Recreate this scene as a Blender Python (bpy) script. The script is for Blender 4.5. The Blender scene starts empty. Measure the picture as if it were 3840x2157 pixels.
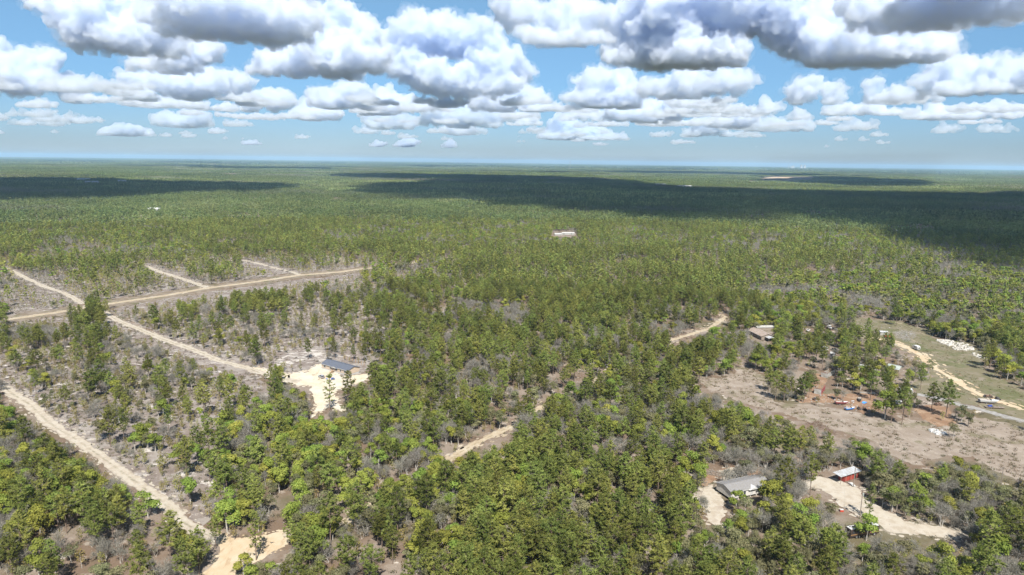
import bpy, bmesh, math, random
import numpy as np
from mathutils import Vector, Matrix
from mathutils.geometry import delaunay_2d_cdt
S = bpy.context.scene
COL = S.collection
R = math.radians

# ------------------------------------------------------------------ camera
PITCH, ROLL, CAM_H, FOC = R(10.46), R(0.75), 120.0, 2560.0
cam = bpy.data.cameras.new('camera'); cam_ob = bpy.data.objects.new('camera', cam); COL.objects.link(cam_ob)
cam.sensor_width = 36; cam.lens = 24; cam.clip_start = 1; cam.clip_end = 200000
c_f = Vector((0, math.cos(PITCH), -math.sin(PITCH))); c_r0 = Vector((1, 0, 0)); c_u0 = c_r0.cross(c_f)
c_r = math.cos(ROLL)*c_r0 + math.sin(ROLL)*c_u0; c_u = -math.sin(ROLL)*c_r0 + math.cos(ROLL)*c_u0
cm = Matrix((c_r, c_u, -c_f)).transposed().to_4x4(); cm.translation = (0, 0, CAM_H); cam_ob.matrix_world = cm
S.camera = cam_ob

# ------------------------------------------------------------------ sun and exposure
SUN_EL, SUN_AZ = R(52), R(170)            # azimuth clockwise from +Y: behind the camera, a little to the right
sun_dir = Vector((math.sin(SUN_AZ)*math.cos(SUN_EL), math.cos(SUN_AZ)*math.cos(SUN_EL), math.sin(SUN_EL)))
sun = bpy.data.lights.new('sun', 'SUN'); sun.energy = 5.0; sun.angle = R(0.5); sun.color = (1.0, 0.95, 0.87)
sun_ob = bpy.data.objects.new('sun', sun); COL.objects.link(sun_ob); sun_ob.rotation_euler = sun_dir.to_track_quat('Z', 'Y').to_euler()
S.view_settings.view_transform = 'Standard'; S.view_settings.look = 'None'
S.view_settings.exposure = 1.05; S.view_settings.gamma = 1.0; S.view_settings.use_curve_mapping = False
S.render.engine = 'CYCLES'
cy = S.cycles
cy.use_denoising = True; cy.denoiser = 'OPENIMAGEDENOISE'
cy.max_bounces = 28; cy.diffuse_bounces = 3; cy.glossy_bounces = 2; cy.transmission_bounces = 3; cy.volume_bounces = 24; cy.transparent_max_bounces = 128
cy.sample_clamp_indirect = 6.0


# ------------------------------------------------------------------ sky
w = bpy.data.worlds.new('World'); S.world = w; w.use_nodes = True
_sk = w.node_tree.nodes.new('ShaderNodeTexSky'); _sk.sky_type = 'NISHITA'; _sk.sun_disc = False
_sk.sun_elevation = SUN_EL; _sk.sun_rotation = SUN_AZ; _sk.altitude = 0; _sk.air_density = 1.0; _sk.dust_density = 0.0; _sk.ozone_density = 2.0
_nt = w.node_tree; _bg = _nt.nodes['Background']
_tc = _nt.nodes.new('ShaderNodeTexCoord'); _sp = _nt.nodes.new('ShaderNodeSeparateXYZ'); _nt.links.new(_tc.outputs[0], _sp.inputs[0])
_rp = _nt.nodes.new('ShaderNodeValToRGB'); _nt.links.new(_sp.outputs[2], _rp.inputs[0])     # moist low air: the horizon is pale blue, not cream
_cr = _rp.color_ramp; _cr.elements[0].position = 0.0; _cr.elements[0].color = (.36, .47, .75, 1); _cr.elements[1].position = 0.30; _cr.elements[1].color = (.90, 1.1, 1.06, 1)
_e = _cr.elements.new(0.10); _e.color = (.48, .69, .93, 1)
_e = _cr.elements.new(0.75); _e.color = (.50, .62, .70, 1)
_mx = _nt.nodes.new('ShaderNodeMix'); _mx.data_type = 'RGBA'; _mx.blend_type = 'MULTIPLY'; _mx.inputs[0].default_value = 1.0
_nt.links.new(_sk.outputs[0], _mx.inputs[6]); _nt.links.new(_rp.outputs[0], _mx.inputs[7]); _nt.links.new(_mx.outputs[2], _bg.inputs[0]); _bg.inputs[1].default_value = 0.058
w.cycles.sampling_method = 'MANUAL'; w.cycles.sample_map_resolution = 512


# ------------------------------------------------------------------ shader arithmetic
class X:                                   # a shader socket with arithmetic
    T = None
    def __init__(s, sock): s.s = sock
    @staticmethod
    def new(kind, ins=(), out=0, **kw):
        n = X.T.nodes.new(kind)
        for k, v in kw.items(): setattr(n, k, v)
        for k, v in (ins.items() if isinstance(ins, dict) else enumerate(ins)):
            if isinstance(v, X): X.T.links.new(v.s, n.inputs[k])
            elif v is not None: n.inputs[k].default_value = v
        return X(n.outputs[out])
    def op(s, o, *b, clamp=False): return X.new('ShaderNodeMath', (s,) + b, operation=o, use_clamp=clamp)
    def __add__(s, b): return s.op('ADD', b)
    def __radd__(s, b): return s.op('ADD', b)
    def __sub__(s, b): return s.op('SUBTRACT', b)
    def __rsub__(s, b): return X.new('ShaderNodeMath', (b, s), operation='SUBTRACT')
    def __mul__(s, b): return s.op('MULTIPLY', b)
    def __rmul__(s, b): return s.op('MULTIPLY', b)
    def __truediv__(s, b): return s.op('DIVIDE', b)
    def __rtruediv__(s, b): return X.new("ShaderNodeMath", (b, s), operation="DIVIDE")
    def vop(s, o, *b, out=0): return X.new('ShaderNodeVectorMath', (s,) + b, out, operation=o)
    def step(s, a, b, t0=0.0, t1=1.0):
        return X.new('ShaderNodeMapRange', (s, a, b, t0, t1), interpolation_type='SMOOTHSTEP')
    def mix(s, b, fac):                     # colours
        n = X.T.nodes.new('ShaderNodeMix'); n.data_type = 'RGBA'
        for k, v in ((0, fac), (6, s), (7, b)):
            if isinstance(v, X): X.T.links.new(v.s, n.inputs[k])
            else: n.inputs[k].default_value = v
        return X(n.outputs[2])
def rgb(r, g, b): return X.new('ShaderNodeRGB').setc((r, g, b, 1))
X.setc = lambda s, c: (setattr(s.s, 'default_value', c), s)[1]



# ------------------------------------------------------------------ helpers
def G(px, py, z=0.0):
    """ground point under a mark measured on the photograph (3840 x 2157)"""
    d = c_f + c_r*((px - 1920)/FOC) + c_u*((1078.5 - py)/FOC); t = (CAM_H - z)/max(-d.z, 1e-4)
    return Vector((d.x*t, d.y*t, z))
MARK = {'v': (0, 0, 0.67083), 'a': (0, 560, 1.981), 'b': (1280, 560, 1.981), 'c': (2540, 560, 1.981), 'd': (0, 1200, 1.512),
        'e': (900, 1200, 1.512), 'f': (2400, 1200, 1.512), 'h': (1080, 1280, 5.1675), 'i': (2520, 1700, 2.927),
        'j': (2960, 1280, 4.523), 'k': (2760, 1180, 5.3667), 'l': (3240, 1200, 3.145)}
def Q(k, X_, Y_, z=0.0):
    o = MARK[k]; return G(o[0] + X_/o[2], o[1] + Y_/o[2], z)
def QS(k, pts, z=0.0): return [Q(k, x, y, z) for x, y in pts]
def proj(x, y, z):
    """numpy projection to photograph px"""
    dx, dy, dz = x, y, z - CAM_H
    w = dx*c_f.x + dy*c_f.y + dz*c_f.z
    return 1920 + FOC*(dx*c_r.x + dy*c_r.y + dz*c_r.z)/w, 1078.5 - FOC*(dx*c_u.x + dy*c_u.y + dz*c_u.z)/w
def tag(o, label=None, cat=None, group=None, kind=None):
    for k, v in (('label', label), ('category', cat), ('group', group), ('kind', kind)):
        if v: o[k] = v
    return o
def empty(name, loc, rz=0.0):
    o = bpy.data.objects.new(name, None); COL.objects.link(o); o.location = loc; o.rotation_euler = (0, 0, rz); o.empty_display_size = .2; return o
def add(name, me, parent=None):
    o = bpy.data.objects.new(name, me); COL.objects.link(o); o.parent = parent; return o
class MB:
    """collects shapes into one mesh"""
    def __init__(s): s.v = []; s.f = []
    def poly(s, pts): n = len(s.v); s.v += [tuple(p) for p in pts]; s.f.append(tuple(range(n, n + len(pts)))); return s
    def box(s, c, d, rz=0.0, taper=1.0):
        n = len(s.v); cs, sn = math.cos(rz), math.sin(rz)
        for z in (-1, 1):
            k = taper if z > 0 else 1
            for x, y in ((-1, -1), (1, -1), (1, 1), (-1, 1)):
                a, b = x*d[0]/2*k, y*d[1]/2*k; s.v.append((c[0] + a*cs - b*sn, c[1] + a*sn + b*cs, c[2] + z*d[2]/2))
        s.f += [tuple(n + i for i in q) for q in ((3, 2, 1, 0), (4, 5, 6, 7), (0, 1, 5, 4), (1, 2, 6, 5), (2, 3, 7, 6), (3, 0, 4, 7))]; return s
    def tube(s, p, q, r1, r2=None, n=6):
        p, q = Vector(p), Vector(q); r2 = r1 if r2 is None else r2; d = (q - p).normalized()
        a = d.orthogonal().normalized(); b = d.cross(a); k = len(s.v)
        for c, r in ((p, r1), (q, r2)):
            for i in range(n): t = 2*math.pi*i/n; s.v.append(tuple(c + a*(r*math.cos(t)) + b*(r*math.sin(t))))
        s.f += [(k + i, k + (i + 1) % n, k + n + (i + 1) % n, k + n + i) for i in range(n)]
        s.f += [tuple(k + i for i in reversed(range(n))), tuple(k + n + i for i in range(n))]; return s
    def prism(s, prof, x0, x1, axis='x'):
        """profile of (u, z) points extruded along an axis"""
        n = len(s.v); m = len(prof)
        for x in (x0, x1):
            for u, z in prof: s.v.append((x, u, z) if axis == 'x' else (u, x, z))
        s.f += [(n + i, n + (i + 1) % m, n + m + (i + 1) % m, n + m + i) for i in range(m)]
        s.f += [tuple(n + i for i in reversed(range(m))), tuple(n + m + i for i in range(m))]; return s
    def loft(s, rings, cap=True):
        n = len(s.v); m = len(rings[0])
        for r in rings: s.v += [tuple(p) for p in r]
        for j in range(len(rings) - 1):
            s.f += [(n + j*m + i, n + j*m + (i + 1) % m, n + (j + 1)*m + (i + 1) % m, n + (j + 1)*m + i) for i in range(m)]
        if cap: s.f += [tuple(n + i for i in reversed(range(m))), tuple(n + (len(rings) - 1)*m + i for i in range(m))]
        return s
    def mesh(s, name, mat):
        me = bpy.data.meshes.new(name); me.from_pydata(s.v, [], s.f); me.materials.append(mat)
        bm = bmesh.new(); bm.from_mesh(me); bmesh.ops.recalc_face_normals(bm, faces=bm.faces[:]); bm.to_mesh(me); bm.free(); return me
    def build(s, name, mat, parent=None, bevel=0.0):
        o = add(name, s.mesh(name, mat), parent)
        if bevel: b = o.modifiers.new('bevel', 'BEVEL'); b.width = bevel; b.segments = 2; b.limit_method = 'ANGLE'
        return o
# ------------------------------------------------------------------ materials
def mat(name, c1, c2=None, scale=1.0, rough=.8, metal=0.0, stretch=(1, 1, 1), coord=3, detail=4.0, lo=.35, hi=.65, spec=.3):
    """two tones broken up by noise in object space"""
    m = bpy.data.materials.new(name); m.use_nodes = True; n = m.node_tree; b = n.nodes['Principled BSDF']
    b.inputs['Roughness'].default_value = rough; b.inputs['Metallic'].default_value = metal; b.inputs['Specular IOR Level'].default_value = spec
    if c2 is None: c2 = tuple(x*.82 for x in c1)
    tc = n.nodes.new('ShaderNodeTexCoord'); mp = n.nodes.new('ShaderNodeMapping'); mp.inputs['Scale'].default_value = stretch
    nz = n.nodes.new('ShaderNodeTexNoise'); nz.inputs['Scale'].default_value = scale; nz.inputs['Detail'].default_value = detail
    cr = n.nodes.new('ShaderNodeValToRGB'); cr.color_ramp.elements[0].position = lo; cr.color_ramp.elements[1].position = hi
    cr.color_ramp.elements[0].color = (*c1, 1); cr.color_ramp.elements[1].color = (*c2, 1)
    n.links.new(tc.outputs[coord], mp.inputs[0]); n.links.new(mp.outputs[0], nz.inputs[0]); n.links.new(nz.outputs[0], cr.inputs[0]); n.links.new(cr.outputs[0], b.inputs['Base Color'])
    return m
class GM:
    """ground material: a base and layers of colour laid over it where a noise is high"""
    def __init__(s, name, base):
        s.m = bpy.data.materials.new(name); s.m.use_nodes = True; s.n = s.m.node_tree; s.b = s.n.nodes['Principled BSDF']
        s.b.inputs['Roughness'].default_value = .95; s.b.inputs['Specular IOR Level'].default_value = .1
        s.geo = s.n.nodes.new('ShaderNodeNewGeometry'); s.c = s.n.nodes.new('ShaderNodeRGB'); s.c.outputs[0].default_value = (*base, 1); s.c = s.c.outputs[0]
    def noise(s, scale, detail=5.0, stretch=(1, 1, 1), rz=0.0, off=0.0, rough=.6):
        mp = s.n.nodes.new('ShaderNodeMapping'); mp.inputs['Scale'].default_value = stretch; mp.inputs['Rotation'].default_value = (0, 0, rz); mp.inputs['Location'].default_value = (off, off*.7, 0)
        nz = s.n.nodes.new('ShaderNodeTexNoise'); nz.inputs['Scale'].default_value = scale; nz.inputs['Detail'].default_value = detail; nz.inputs['Roughness'].default_value = rough
        s.n.links.new(s.geo.outputs['Position'], mp.inputs[0]); s.n.links.new(mp.outputs[0], nz.inputs[0]); return nz.outputs[0]
    def layer(s, col, lo, hi, *a, k=1.0, **kw):
        f = s.noise(*a, **kw)
        r = s.n.nodes.new('ShaderNodeMapRange'); r.interpolation_type = 'SMOOTHSTEP'; r.inputs[1].default_value = lo; r.inputs[2].default_value = hi; r.inputs[4].default_value = k
        mx = s.n.nodes.new('ShaderNodeMix'); mx.data_type = 'RGBA'; mx.inputs[7].default_value = (*col, 1)
        s.n.links.new(f, r.inputs[0]); s.n.links.new(r.outputs[0], mx.inputs[0]); s.n.links.new(s.c, mx.inputs[6]); s.c = mx.outputs[2]; return s
    def ruts(s, weed, edge):
        """a weedy crown between the wheel tracks and dirtier margins, on roads that carry the 'across' attribute"""
        at = s.n.nodes.new('ShaderNodeAttribute'); at.attribute_name = 'across'; ab = s.n.nodes.new('ShaderNodeMath'); ab.operation = 'ABSOLUTE'; s.n.links.new(at.outputs[2], ab.inputs[0])
        for lo, hi, c, sc in ((.30, .05, weed, .35), (.62, 1.0, edge, .5)):
            r = s.n.nodes.new('ShaderNodeMapRange'); r.interpolation_type = 'SMOOTHSTEP'; r.inputs[1].default_value = lo; r.inputs[2].default_value = hi; s.n.links.new(ab.outputs[0], r.inputs[0])
            q = s.n.nodes.new('ShaderNodeMapRange'); q.inputs[1].default_value = .42; q.inputs[2].default_value = .62; s.n.links.new(s.noise(sc, 6.0, off=lo*90), q.inputs[0])
            m_ = s.n.nodes.new('ShaderNodeMath'); m_.operation = 'MULTIPLY'; s.n.links.new(r.outputs[0], m_.inputs[0]); s.n.links.new(q.outputs[0], m_.inputs[1])
            mx = s.n.nodes.new('ShaderNodeMix'); mx.data_type = 'RGBA'; mx.inputs[7].default_value = (*c, 1); s.n.links.new(m_.outputs[0], mx.inputs[0]); s.n.links.new(s.c, mx.inputs[6]); s.c = mx.outputs[2]
        return s
    def done(s): s.n.links.new(s.c, s.b.inputs['Base Color']); return s.m

# ------------------------------------------------------------------ ground
def vnoise(x, y, f, seed=0):
    """smooth value noise in numpy, 0..1"""
    x = np.asarray(x, float)*f; y = np.asarray(y, float)*f; xi = np.floor(x).astype(np.int64); yi = np.floor(y).astype(np.int64); u = x - xi; w_ = y - yi
    def hsh(a, b):
        h = (a*374761393 + b*668265263 + seed*974711) & 0xFFFFFFFF; h = ((h ^ (h >> 13))*1274126177) & 0xFFFFFFFF; return ((h ^ (h >> 16)) & 0xFFFF)/65535.0
    u = u*u*(3 - 2*u); w_ = w_*w_*(3 - 2*w_)
    return (hsh(xi, yi)*(1 - u) + hsh(xi + 1, yi)*u)*(1 - w_) + (hsh(xi, yi + 1)*(1 - u) + hsh(xi + 1, yi + 1)*u)*w_
def terrain(x, y):
    r = np.hypot(x, y); k = np.clip((r - 1100)/2500, 0, 1)
    return k*(14*(vnoise(x, y, 1/900., 3) - .45) + 22*np.clip((r - 3000)/6000, 0, 1)*(vnoise(x, y, 1/2600., 5) - .5) + 30*np.clip((r - 9000)/9000, 0, 1)*(vnoise(x, y, 1/7000., 7) - .5))
def ground_sheet():
    rs = np.concatenate([[0.0], np.linspace(60, 1200, 12), np.geomspace(1300, 46000, 90)]); na = 240
    V = [(0, 0, 0)]; F = []
    for r in rs[1:]:
        a = np.linspace(0, 2*np.pi, na, endpoint=False); x = r*np.sin(a); y = r*np.cos(a); z = terrain(x, y); V += list(zip(x, y, z))
    for i in range(na): F.append((0, 1 + (i + 1) % na, 1 + i))
    for k in range(len(rs) - 2):
        o = 1 + k*na
        for i in range(na): F.append((o + i, o + (i + 1) % na, o + na + (i + 1) % na, o + na + i))
    me = bpy.data.meshes.new('ground'); me.from_pydata(V, [], F); return me
litter = (GM('leaf_litter', (0.129, 0.093, 0.067)).layer((0.190, 0.157, 0.129), .42, .62, .045).layer((0.085, 0.081, 0.043), .5, .62, .02, off=40.0, k=.7)
          .layer((0.258, 0.224, 0.190), .56, .66, .16, k=.8).layer((0.400, 0.362, 0.315), .63, .68, .10, off=11.0, k=.9).layer((0.067, 0.048, 0.034), .55, .7, 1.1, k=.6).done())
gr = tag(add('ground', ground_sheet()), kind='structure'); gr.data.materials.append(litter)

_rg = np.random.default_rng(77)
def resample(pts, step):
    P = [Vector((p[0], p[1])) for p in pts]; out = []
    for a, b in zip(P[:-1], P[1:]):
        n = max(1, int((b - a).length/step)); out += [a + (b - a)*(i/n) for i in range(n)]
    return out + [P[-1]]
def smooth(P, k=2):
    for _ in range(k): P = [P[0]] + [(P[i - 1] + P[i]*2 + P[i + 1])/4 for i in range(1, len(P) - 1)] + [P[-1]]
    return P
def sheet(name, pts, z, m, rag=1.2, step=2.0, parent=None, fringe=0):
    P = resample(list(pts) + [pts[0]], step)[:-1]
    V = []
    for i, p in enumerate(P):
        n1 = vnoise(p.x, p.y, 1/6., 21) - .5; n2 = vnoise(p.x, p.y, 1/1.7, 23) - .5; n3 = vnoise(p.x, p.y, 1/6., 29) - .5
        n0 = vnoise(p.x, p.y, 1/17., 27) - .5; V.append((p.x + rag*(1.3*n0 + 1.1*n1 + .7*n2), p.y + rag*(1.1*n3 - 1.3*n0 + .7*(vnoise(p.x, p.y, 1/1.7, 31) - .5)), z))
    n = len(V); r_ = delaunay_2d_cdt([Vector((a, b)) for a, b, _ in V], [(i, (i + 1) % n) for i in range(n)], [list(range(n))], 1, 1e-4)
    VV = [(a.x, a.y, z) for a in r_[0]]; FF = [tuple(f) for f in r_[2]]
    for i in range(n if fringe else 0):                    # the sand thins out in patches, not along a line
        if _rg.random() > .8: continue
        c = (V[i][0] + _rg.normal(0, fringe), V[i][1] + _rg.normal(0, fringe)); q_ = _rg.uniform(.2, .9); k0 = len(VV)
        VV += [(c[0] + 1.5*q_*math.cos(t)*_rg.uniform(.5, 1.2), c[1] + q_*math.sin(t)*_rg.uniform(.5, 1.2), z - .03 + .0004*(i % 60)) for t in np.linspace(0, 6.283, 7, endpoint=False)]; FF.append(tuple(range(k0, k0 + 7)))
    me = bpy.data.meshes.new(name); me.from_pydata(VV, [], FF); me.materials.append(m)
    bm = bmesh.new(); bm.from_mesh(me); bmesh.ops.recalc_face_normals(bm, faces=bm.faces[:]); [f.normal_flip() for f in bm.faces if f.normal.z < 0]; bm.to_mesh(me); bm.free()
    return tag(add(name, me, parent), kind=None if parent else 'structure')
ROAD_LINES = []
def road(name, pts, wid, z, m, rag=.5, parent=None):
    P = smooth(resample(pts, 1.4), 6); V = []; F = []; U = []
    for i, p in enumerate(P):
        d = (P[min(i + 1, len(P) - 1)] - P[max(i - 1, 0)]).normalized(); n = Vector((-d.y, d.x))
        w1 = wid/2 + rag*((vnoise(p.x, p.y, 1/5., 41) - .5)*2 + (vnoise(p.x, p.y, 1/1.5, 43) - .5)); w2 = wid/2 + rag*((vnoise(p.x, p.y, 1/5., 47) - .5)*2 + (vnoise(p.x, p.y, 1/1.5, 49) - .5))
        V += [(p.x + n.x*w1, p.y + n.y*w1, z), (p.x, p.y, z), (p.x - n.x*w2, p.y - n.y*w2, z)]; U += [-1, 0, 1]
    F = [(3*i + j, 3*i + j + 1, 3*i + j + 4, 3*i + j + 3) for i in range(len(P) - 1) for j in (0, 1)]
    for i in range(0, len(P) - 1):                      # sand blown and rutted out over the verges
        for _ in range(2):
            if _rg.random() > .55: continue
            p = P[i]; d = (P[i + 1] - P[i]).normalized(); sd_ = _rg.choice((-1, 1)); o_ = wid/2 + abs(_rg.normal(0, rag*1.6)) - .2; r_ = _rg.uniform(.25, 1.0)*(.5 + rag*.7); c = (p.x - d.y*o_*sd_, p.y + d.x*o_*sd_); k0 = len(V); m_ = 7
            V += [(c[0] + d.x*r_*1.7*math.cos(t)*_rg.uniform(.6, 1.2) - d.y*r_*.7*math.sin(t), c[1] + d.y*r_*1.7*math.cos(t) + d.x*r_*.7*math.sin(t)*_rg.uniform(.6, 1.2), z - .012 + .0004*(i % 50)) for t in np.linspace(0, 6.283, m_, endpoint=False)]; F.append(tuple(range(k0, k0 + m_))); U += [.75]*m_
    me = bpy.data.meshes.new(name); me.from_pydata(V, [], F); me.materials.append(m); me.attributes.new('across', 'FLOAT', 'POINT').data.foreach_set('value', np.array(U, np.float32)); ROAD_LINES.append((np.array([(p.x, p.y) for p in P]), wid))
    if me.polygons[0].normal.z < 0: me.flip_normals()
    return tag(add(name, me, parent), kind=None if parent else 'structure')

scrub_m = (GM('pale_sandy_scrub_ground', (0.174, 0.147, 0.130)).layer((0.128, 0.104, 0.091), .45, .62, .22).layer((0.231, 0.209, 0.189), .46, .62, .09, off=5.0, k=.9)
           .layer((0.386, 0.359, 0.329), .575, .63, .11, stretch=(1, 2.2, 1), rz=.5, detail=8.0, rough=.68).layer((0.402, 0.379, 0.348), .63, .69, .40, off=9.0, k=.7)
           .layer((0.101, 0.089, 0.059), .60, .70, .6, off=3.0, k=.8).layer((0.077, 0.066, 0.054), .58, .68, 1.5, k=.6).done())
white_scrub_m = (GM('white_sand_clearing', (0.174, 0.147, 0.130)).layer((0.128, 0.104, 0.091), .45, .62, .22).layer((0.231, 0.209, 0.189), .46, .62, .09, off=5.0, k=.9)
           .layer((0.386, 0.359, 0.329), .48, .58, .11, stretch=(1, 2.2, 1), rz=.5, detail=8.0, rough=.68).layer((0.402, 0.379, 0.348), .54, .62, .40, off=9.0, k=.7)
           .layer((0.101, 0.089, 0.059), .60, .70, .6, off=3.0, k=.8).layer((0.077, 0.066, 0.054), .58, .68, 1.5, k=.6).done())
sand_m = (GM('tan_road_sand', (0.332, 0.282, 0.209)).layer((0.286, 0.232, 0.163), .4, .65, .25).layer((0.371, 0.338, 0.279), .5, .7, .09).layer((0.239, 0.199, 0.146), .6, .72, 1.2, k=.5).done())
pale_m = (GM('pale_track_sand', (0.347, 0.314, 0.262)).layer((0.292, 0.253, 0.200), .42, .65, .3).layer((0.267, 0.226, 0.181), .55, .68, .12, off=7.0).layer((0.166, 0.139, 0.113), .62, .72, .8, k=.7).done())
sandr_m = (GM('rutted_tan_sand', (0.332, 0.282, 0.209)).layer((0.286, 0.232, 0.163), .4, .65, .25).layer((0.371, 0.338, 0.279), .5, .7, .09).layer((0.239, 0.199, 0.146), .6, .72, 1.2, k=.5).ruts((0.204, 0.170, 0.106), (0.187, 0.153, 0.111)).done())
paler_m = (GM('rutted_pale_sand', (0.347, 0.314, 0.262)).layer((0.292, 0.253, 0.200), .42, .65, .3).layer((0.267, 0.226, 0.181), .55, .68, .12, off=7.0).layer((0.166, 0.139, 0.113), .62, .72, .8, k=.7).ruts((0.189, 0.168, 0.120), (0.198, 0.168, 0.133)).done())
pad_m = (GM('orange_pad_sand', (0.374, 0.295, 0.198)).layer((0.396, 0.338, 0.249), .4, .65, .12).layer((0.309, 0.230, 0.147), .52, .68, .5, stretch=(1, .35, 1), rz=.8).layer((0.245, 0.187, 0.129), .62, .75, 1.4, k=.5).done())
yard_m = (GM('cream_yard_sand', (0.411, 0.355, 0.268)).layer((0.425, 0.396, 0.338), .40, .62, .10, off=2.0).layer((0.352, 0.293, 0.205), .55, .7, .35, stretch=(1, .4, 1), rz=-.6, k=.7).layer((0.264, 0.227, 0.180), .64, .74, .9, k=.6).done())
grass_m = (GM('mown_dry_grass', (0.132, 0.118, 0.075)).layer((0.094, 0.098, 0.047), .46, .62, .055).layer((0.170, 0.147, 0.110), .48, .64, .11, off=13.0).layer((0.226, 0.189, 0.135), .62, .70, .16, stretch=(1, .3, 1), rz=.9, k=.9).layer((0.063, 0.059, 0.031), .58, .7, .9, k=.55).done())
fallow_m = (GM('dead_weeds_ground', (0.191, 0.157, 0.126)).layer((0.237, 0.202, 0.168), .42, .62, .12).layer((0.129, 0.115, 0.072), .54, .68, .07, off=23.0).layer((0.275, 0.240, 0.206), .58, .7, .5, stretch=(1, .4, 1), rz=.3).layer((0.091, 0.072, 0.057), .58, .7, 1.3, k=.5).done())
verge_m = GM('mown_verge', (.145, .115, .085)).layer((.19, .16, .125), .42, .62, .15).layer((.10, .095, .05), .52, .66, .08, off=4.0).layer((.26, .23, .19), .62, .72, .5, k=.6).done()
gravel_m = GM('grey_gravel', (0.208, 0.199, 0.187)).layer((0.257, 0.251, 0.239), .45, .62, .6).layer((0.159, 0.147, 0.128), .58, .7, .2).done()
brown_m = GM('pine_straw', (0.184, 0.115, 0.074)).layer((0.248, 0.175, 0.120), .45, .65, .15).layer((0.120, 0.078, 0.051), .5, .7, .8, k=.7).done()
quarry_m = GM('quarry_sand', (0.468, 0.357, 0.246)).layer((0.340, 0.255, 0.170), .45, .65, .02).done()

SCRUB = [('v', [(-260, 815), (60, 806), (250, 790), (330, 812), (420, 850), (560, 905), (660, 960), (700, 1000), (690, 1060), (600, 1130), (560, 1190), (540, 1290), (500, 1320), (430, 1270), (250, 1150), (100, 1040), (-20, 950), (-260, 880)]),
         ('v', [(272, 782), (400, 756), (600, 724), (900, 686), (960, 730), (1010, 800), (1000, 880), (950, 920), (880, 960), (780, 950), (650, 945), (560, 905), (420, 848)]),
         ('v', [(-260, 690), (120, 660), (360, 640), (620, 640), (900, 655), (905, 676), (740, 688), (520, 716), (420, 735), (200, 765), (30, 795), (-260, 840)])]
for k, pts in SCRUB: sheet('scrub_clearing', QS(k, pts), .03, scrub_m, 7.0, 2.5)
FIELD = [('l', [(-60, -30), (250, 0), (420, 20), (560, 70), (740, 110), (820, 210), (960, 230), (1300, 290), (1430, 420), (1400, 560), (1470, 620), (1600, 700), (1760, 740), (1900, 840), (2150, 900), (2150, 1500), (1880, 1200), (1500, 1060), (1250, 1000), (1000, 960), (700, 900), (560, 780), (780, 720), (820, 600), (600, 430), (420, 330), (200, 260), (-60, 220)])]
for k, pts in FIELD: sheet('grass_field', QS(k, pts), .03, grass_m, 5.0, 1.5)
FALLOW = [('f', [(480, 330), (620, 250), (700, 330), (690, 400), (780, 470), (900, 480), (1050, 500), (1200, 530), (1420, 580), (1640, 560), (1760, 590), (1950, 560), (2300, 640), (2300, 960), (2150, 930), (2000, 850), (1850, 770), (1700, 760), (1640, 830), (1480, 790), (1380, 700), (1200, 650), (1080, 620), (900, 560), (700, 500), (540, 450), (380, 380), (300, 330)])]
for k, pts in FALLOW: sheet('fallow_field', QS(k, pts), .035, fallow_m, 5.0, 1.5)
STRAW = [('j', [(380, 560), (620, 560), (640, 700), (620, 900), (900, 900), (1250, 870), (1500, 900), (1480, 1180), (1250, 1230), (1000, 1130), (700, 1050), (420, 1060), (250, 1060), (250, 900), (420, 860)]),
         ('l', [(640, 1010), (900, 1000), (1080, 1050), (1060, 1250), (800, 1240), (640, 1160)]), ('i', [(340, 280), (620, 130), (1100, 190), (1150, 260), (900, 240), (480, 330), (380, 370)])]
for k, pts in STRAW: sheet('pine_straw_ground', QS(k, pts), .05, brown_m, 3.5, 1.2)
LOTS = [('sand_pad', 'd', [(1205, 1190), (1330, 1245), (1480, 1225), (1600, 1195), (1625, 1265), (1480, 1350), (1330, 1410), (1290, 1500), (1060, 1500), (1190, 1390), (1240, 1330), (1230, 1260)], pad_m),
        ('house_yard', 'h', [(-60, 660), (150, 590), (360, 560), (560, 470), (640, 420), (760, 560), (1090, 690), (1480, 640), (1640, 640), (1500, 760), (1250, 830), (1080, 880), (960, 940), (930, 1080), (1000, 1200), (1180, 1320), (1100, 1345), (900, 1280), (700, 1290), (520, 1450), (430, 1480), (520, 1250), (510, 1080), (470, 860), (220, 850), (0, 760)], yard_m),
        ('sand_pad', 'h', [(-300, 420), (0, 240), (300, 160), (520, 150), (760, 220), (1050, 290), (1080, 330), (930, 330), (760, 320), (640, 400), (420, 350), (250, 380), (100, 450), (-200, 560)], white_scrub_m),
        ('sand_pad', 'h', [(-640, 470), (-450, 520), (-200, 600), (0, 640), (0, 770), (-200, 740), (-420, 640), (-640, 560)], yard_m),
        ('sand_pad', 'i', [(350, 390), (490, 340), (520, 420), (620, 540), (590, 640), (560, 700), (480, 790), (400, 740), (330, 660), (150, 600), (110, 540), (300, 480)], pale_m),
        ('sand_pad', 'i', [(520, 190), (640, 150), (760, 190), (830, 250), (650, 300), (500, 330), (560, 260)], pale_m),
        ('sand_drive', 'i', [(1480, 330), (1620, 270), (1800, 290), (1930, 350), (2060, 400), (2180, 520), (2300, 600), (2480, 690), (2600, 760), (2850, 800), (3100, 830), (3300, 900), (3100, 950), (2750, 900), (2500, 880), (2350, 850), (2250, 740), (2120, 720), (2020, 660), (1900, 590), (1830, 520), (1700, 420), (1480, 390)], pale_m)]
for nm, k, pts, m in LOTS: sheet(nm, QS(k, pts), .07, m, 2.2, .7, None, 1.1)
road('road_verge', QS('a', [(-260, 1330), (80, 1262), (570, 1190), (800, 1150), (1210, 1090), (1550, 1030), (1900, 985), (2230, 935), (2550, 910)]) + QS('b', [(60, 900), (250, 878)]), 27, .05, verge_m, 2.5)
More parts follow.
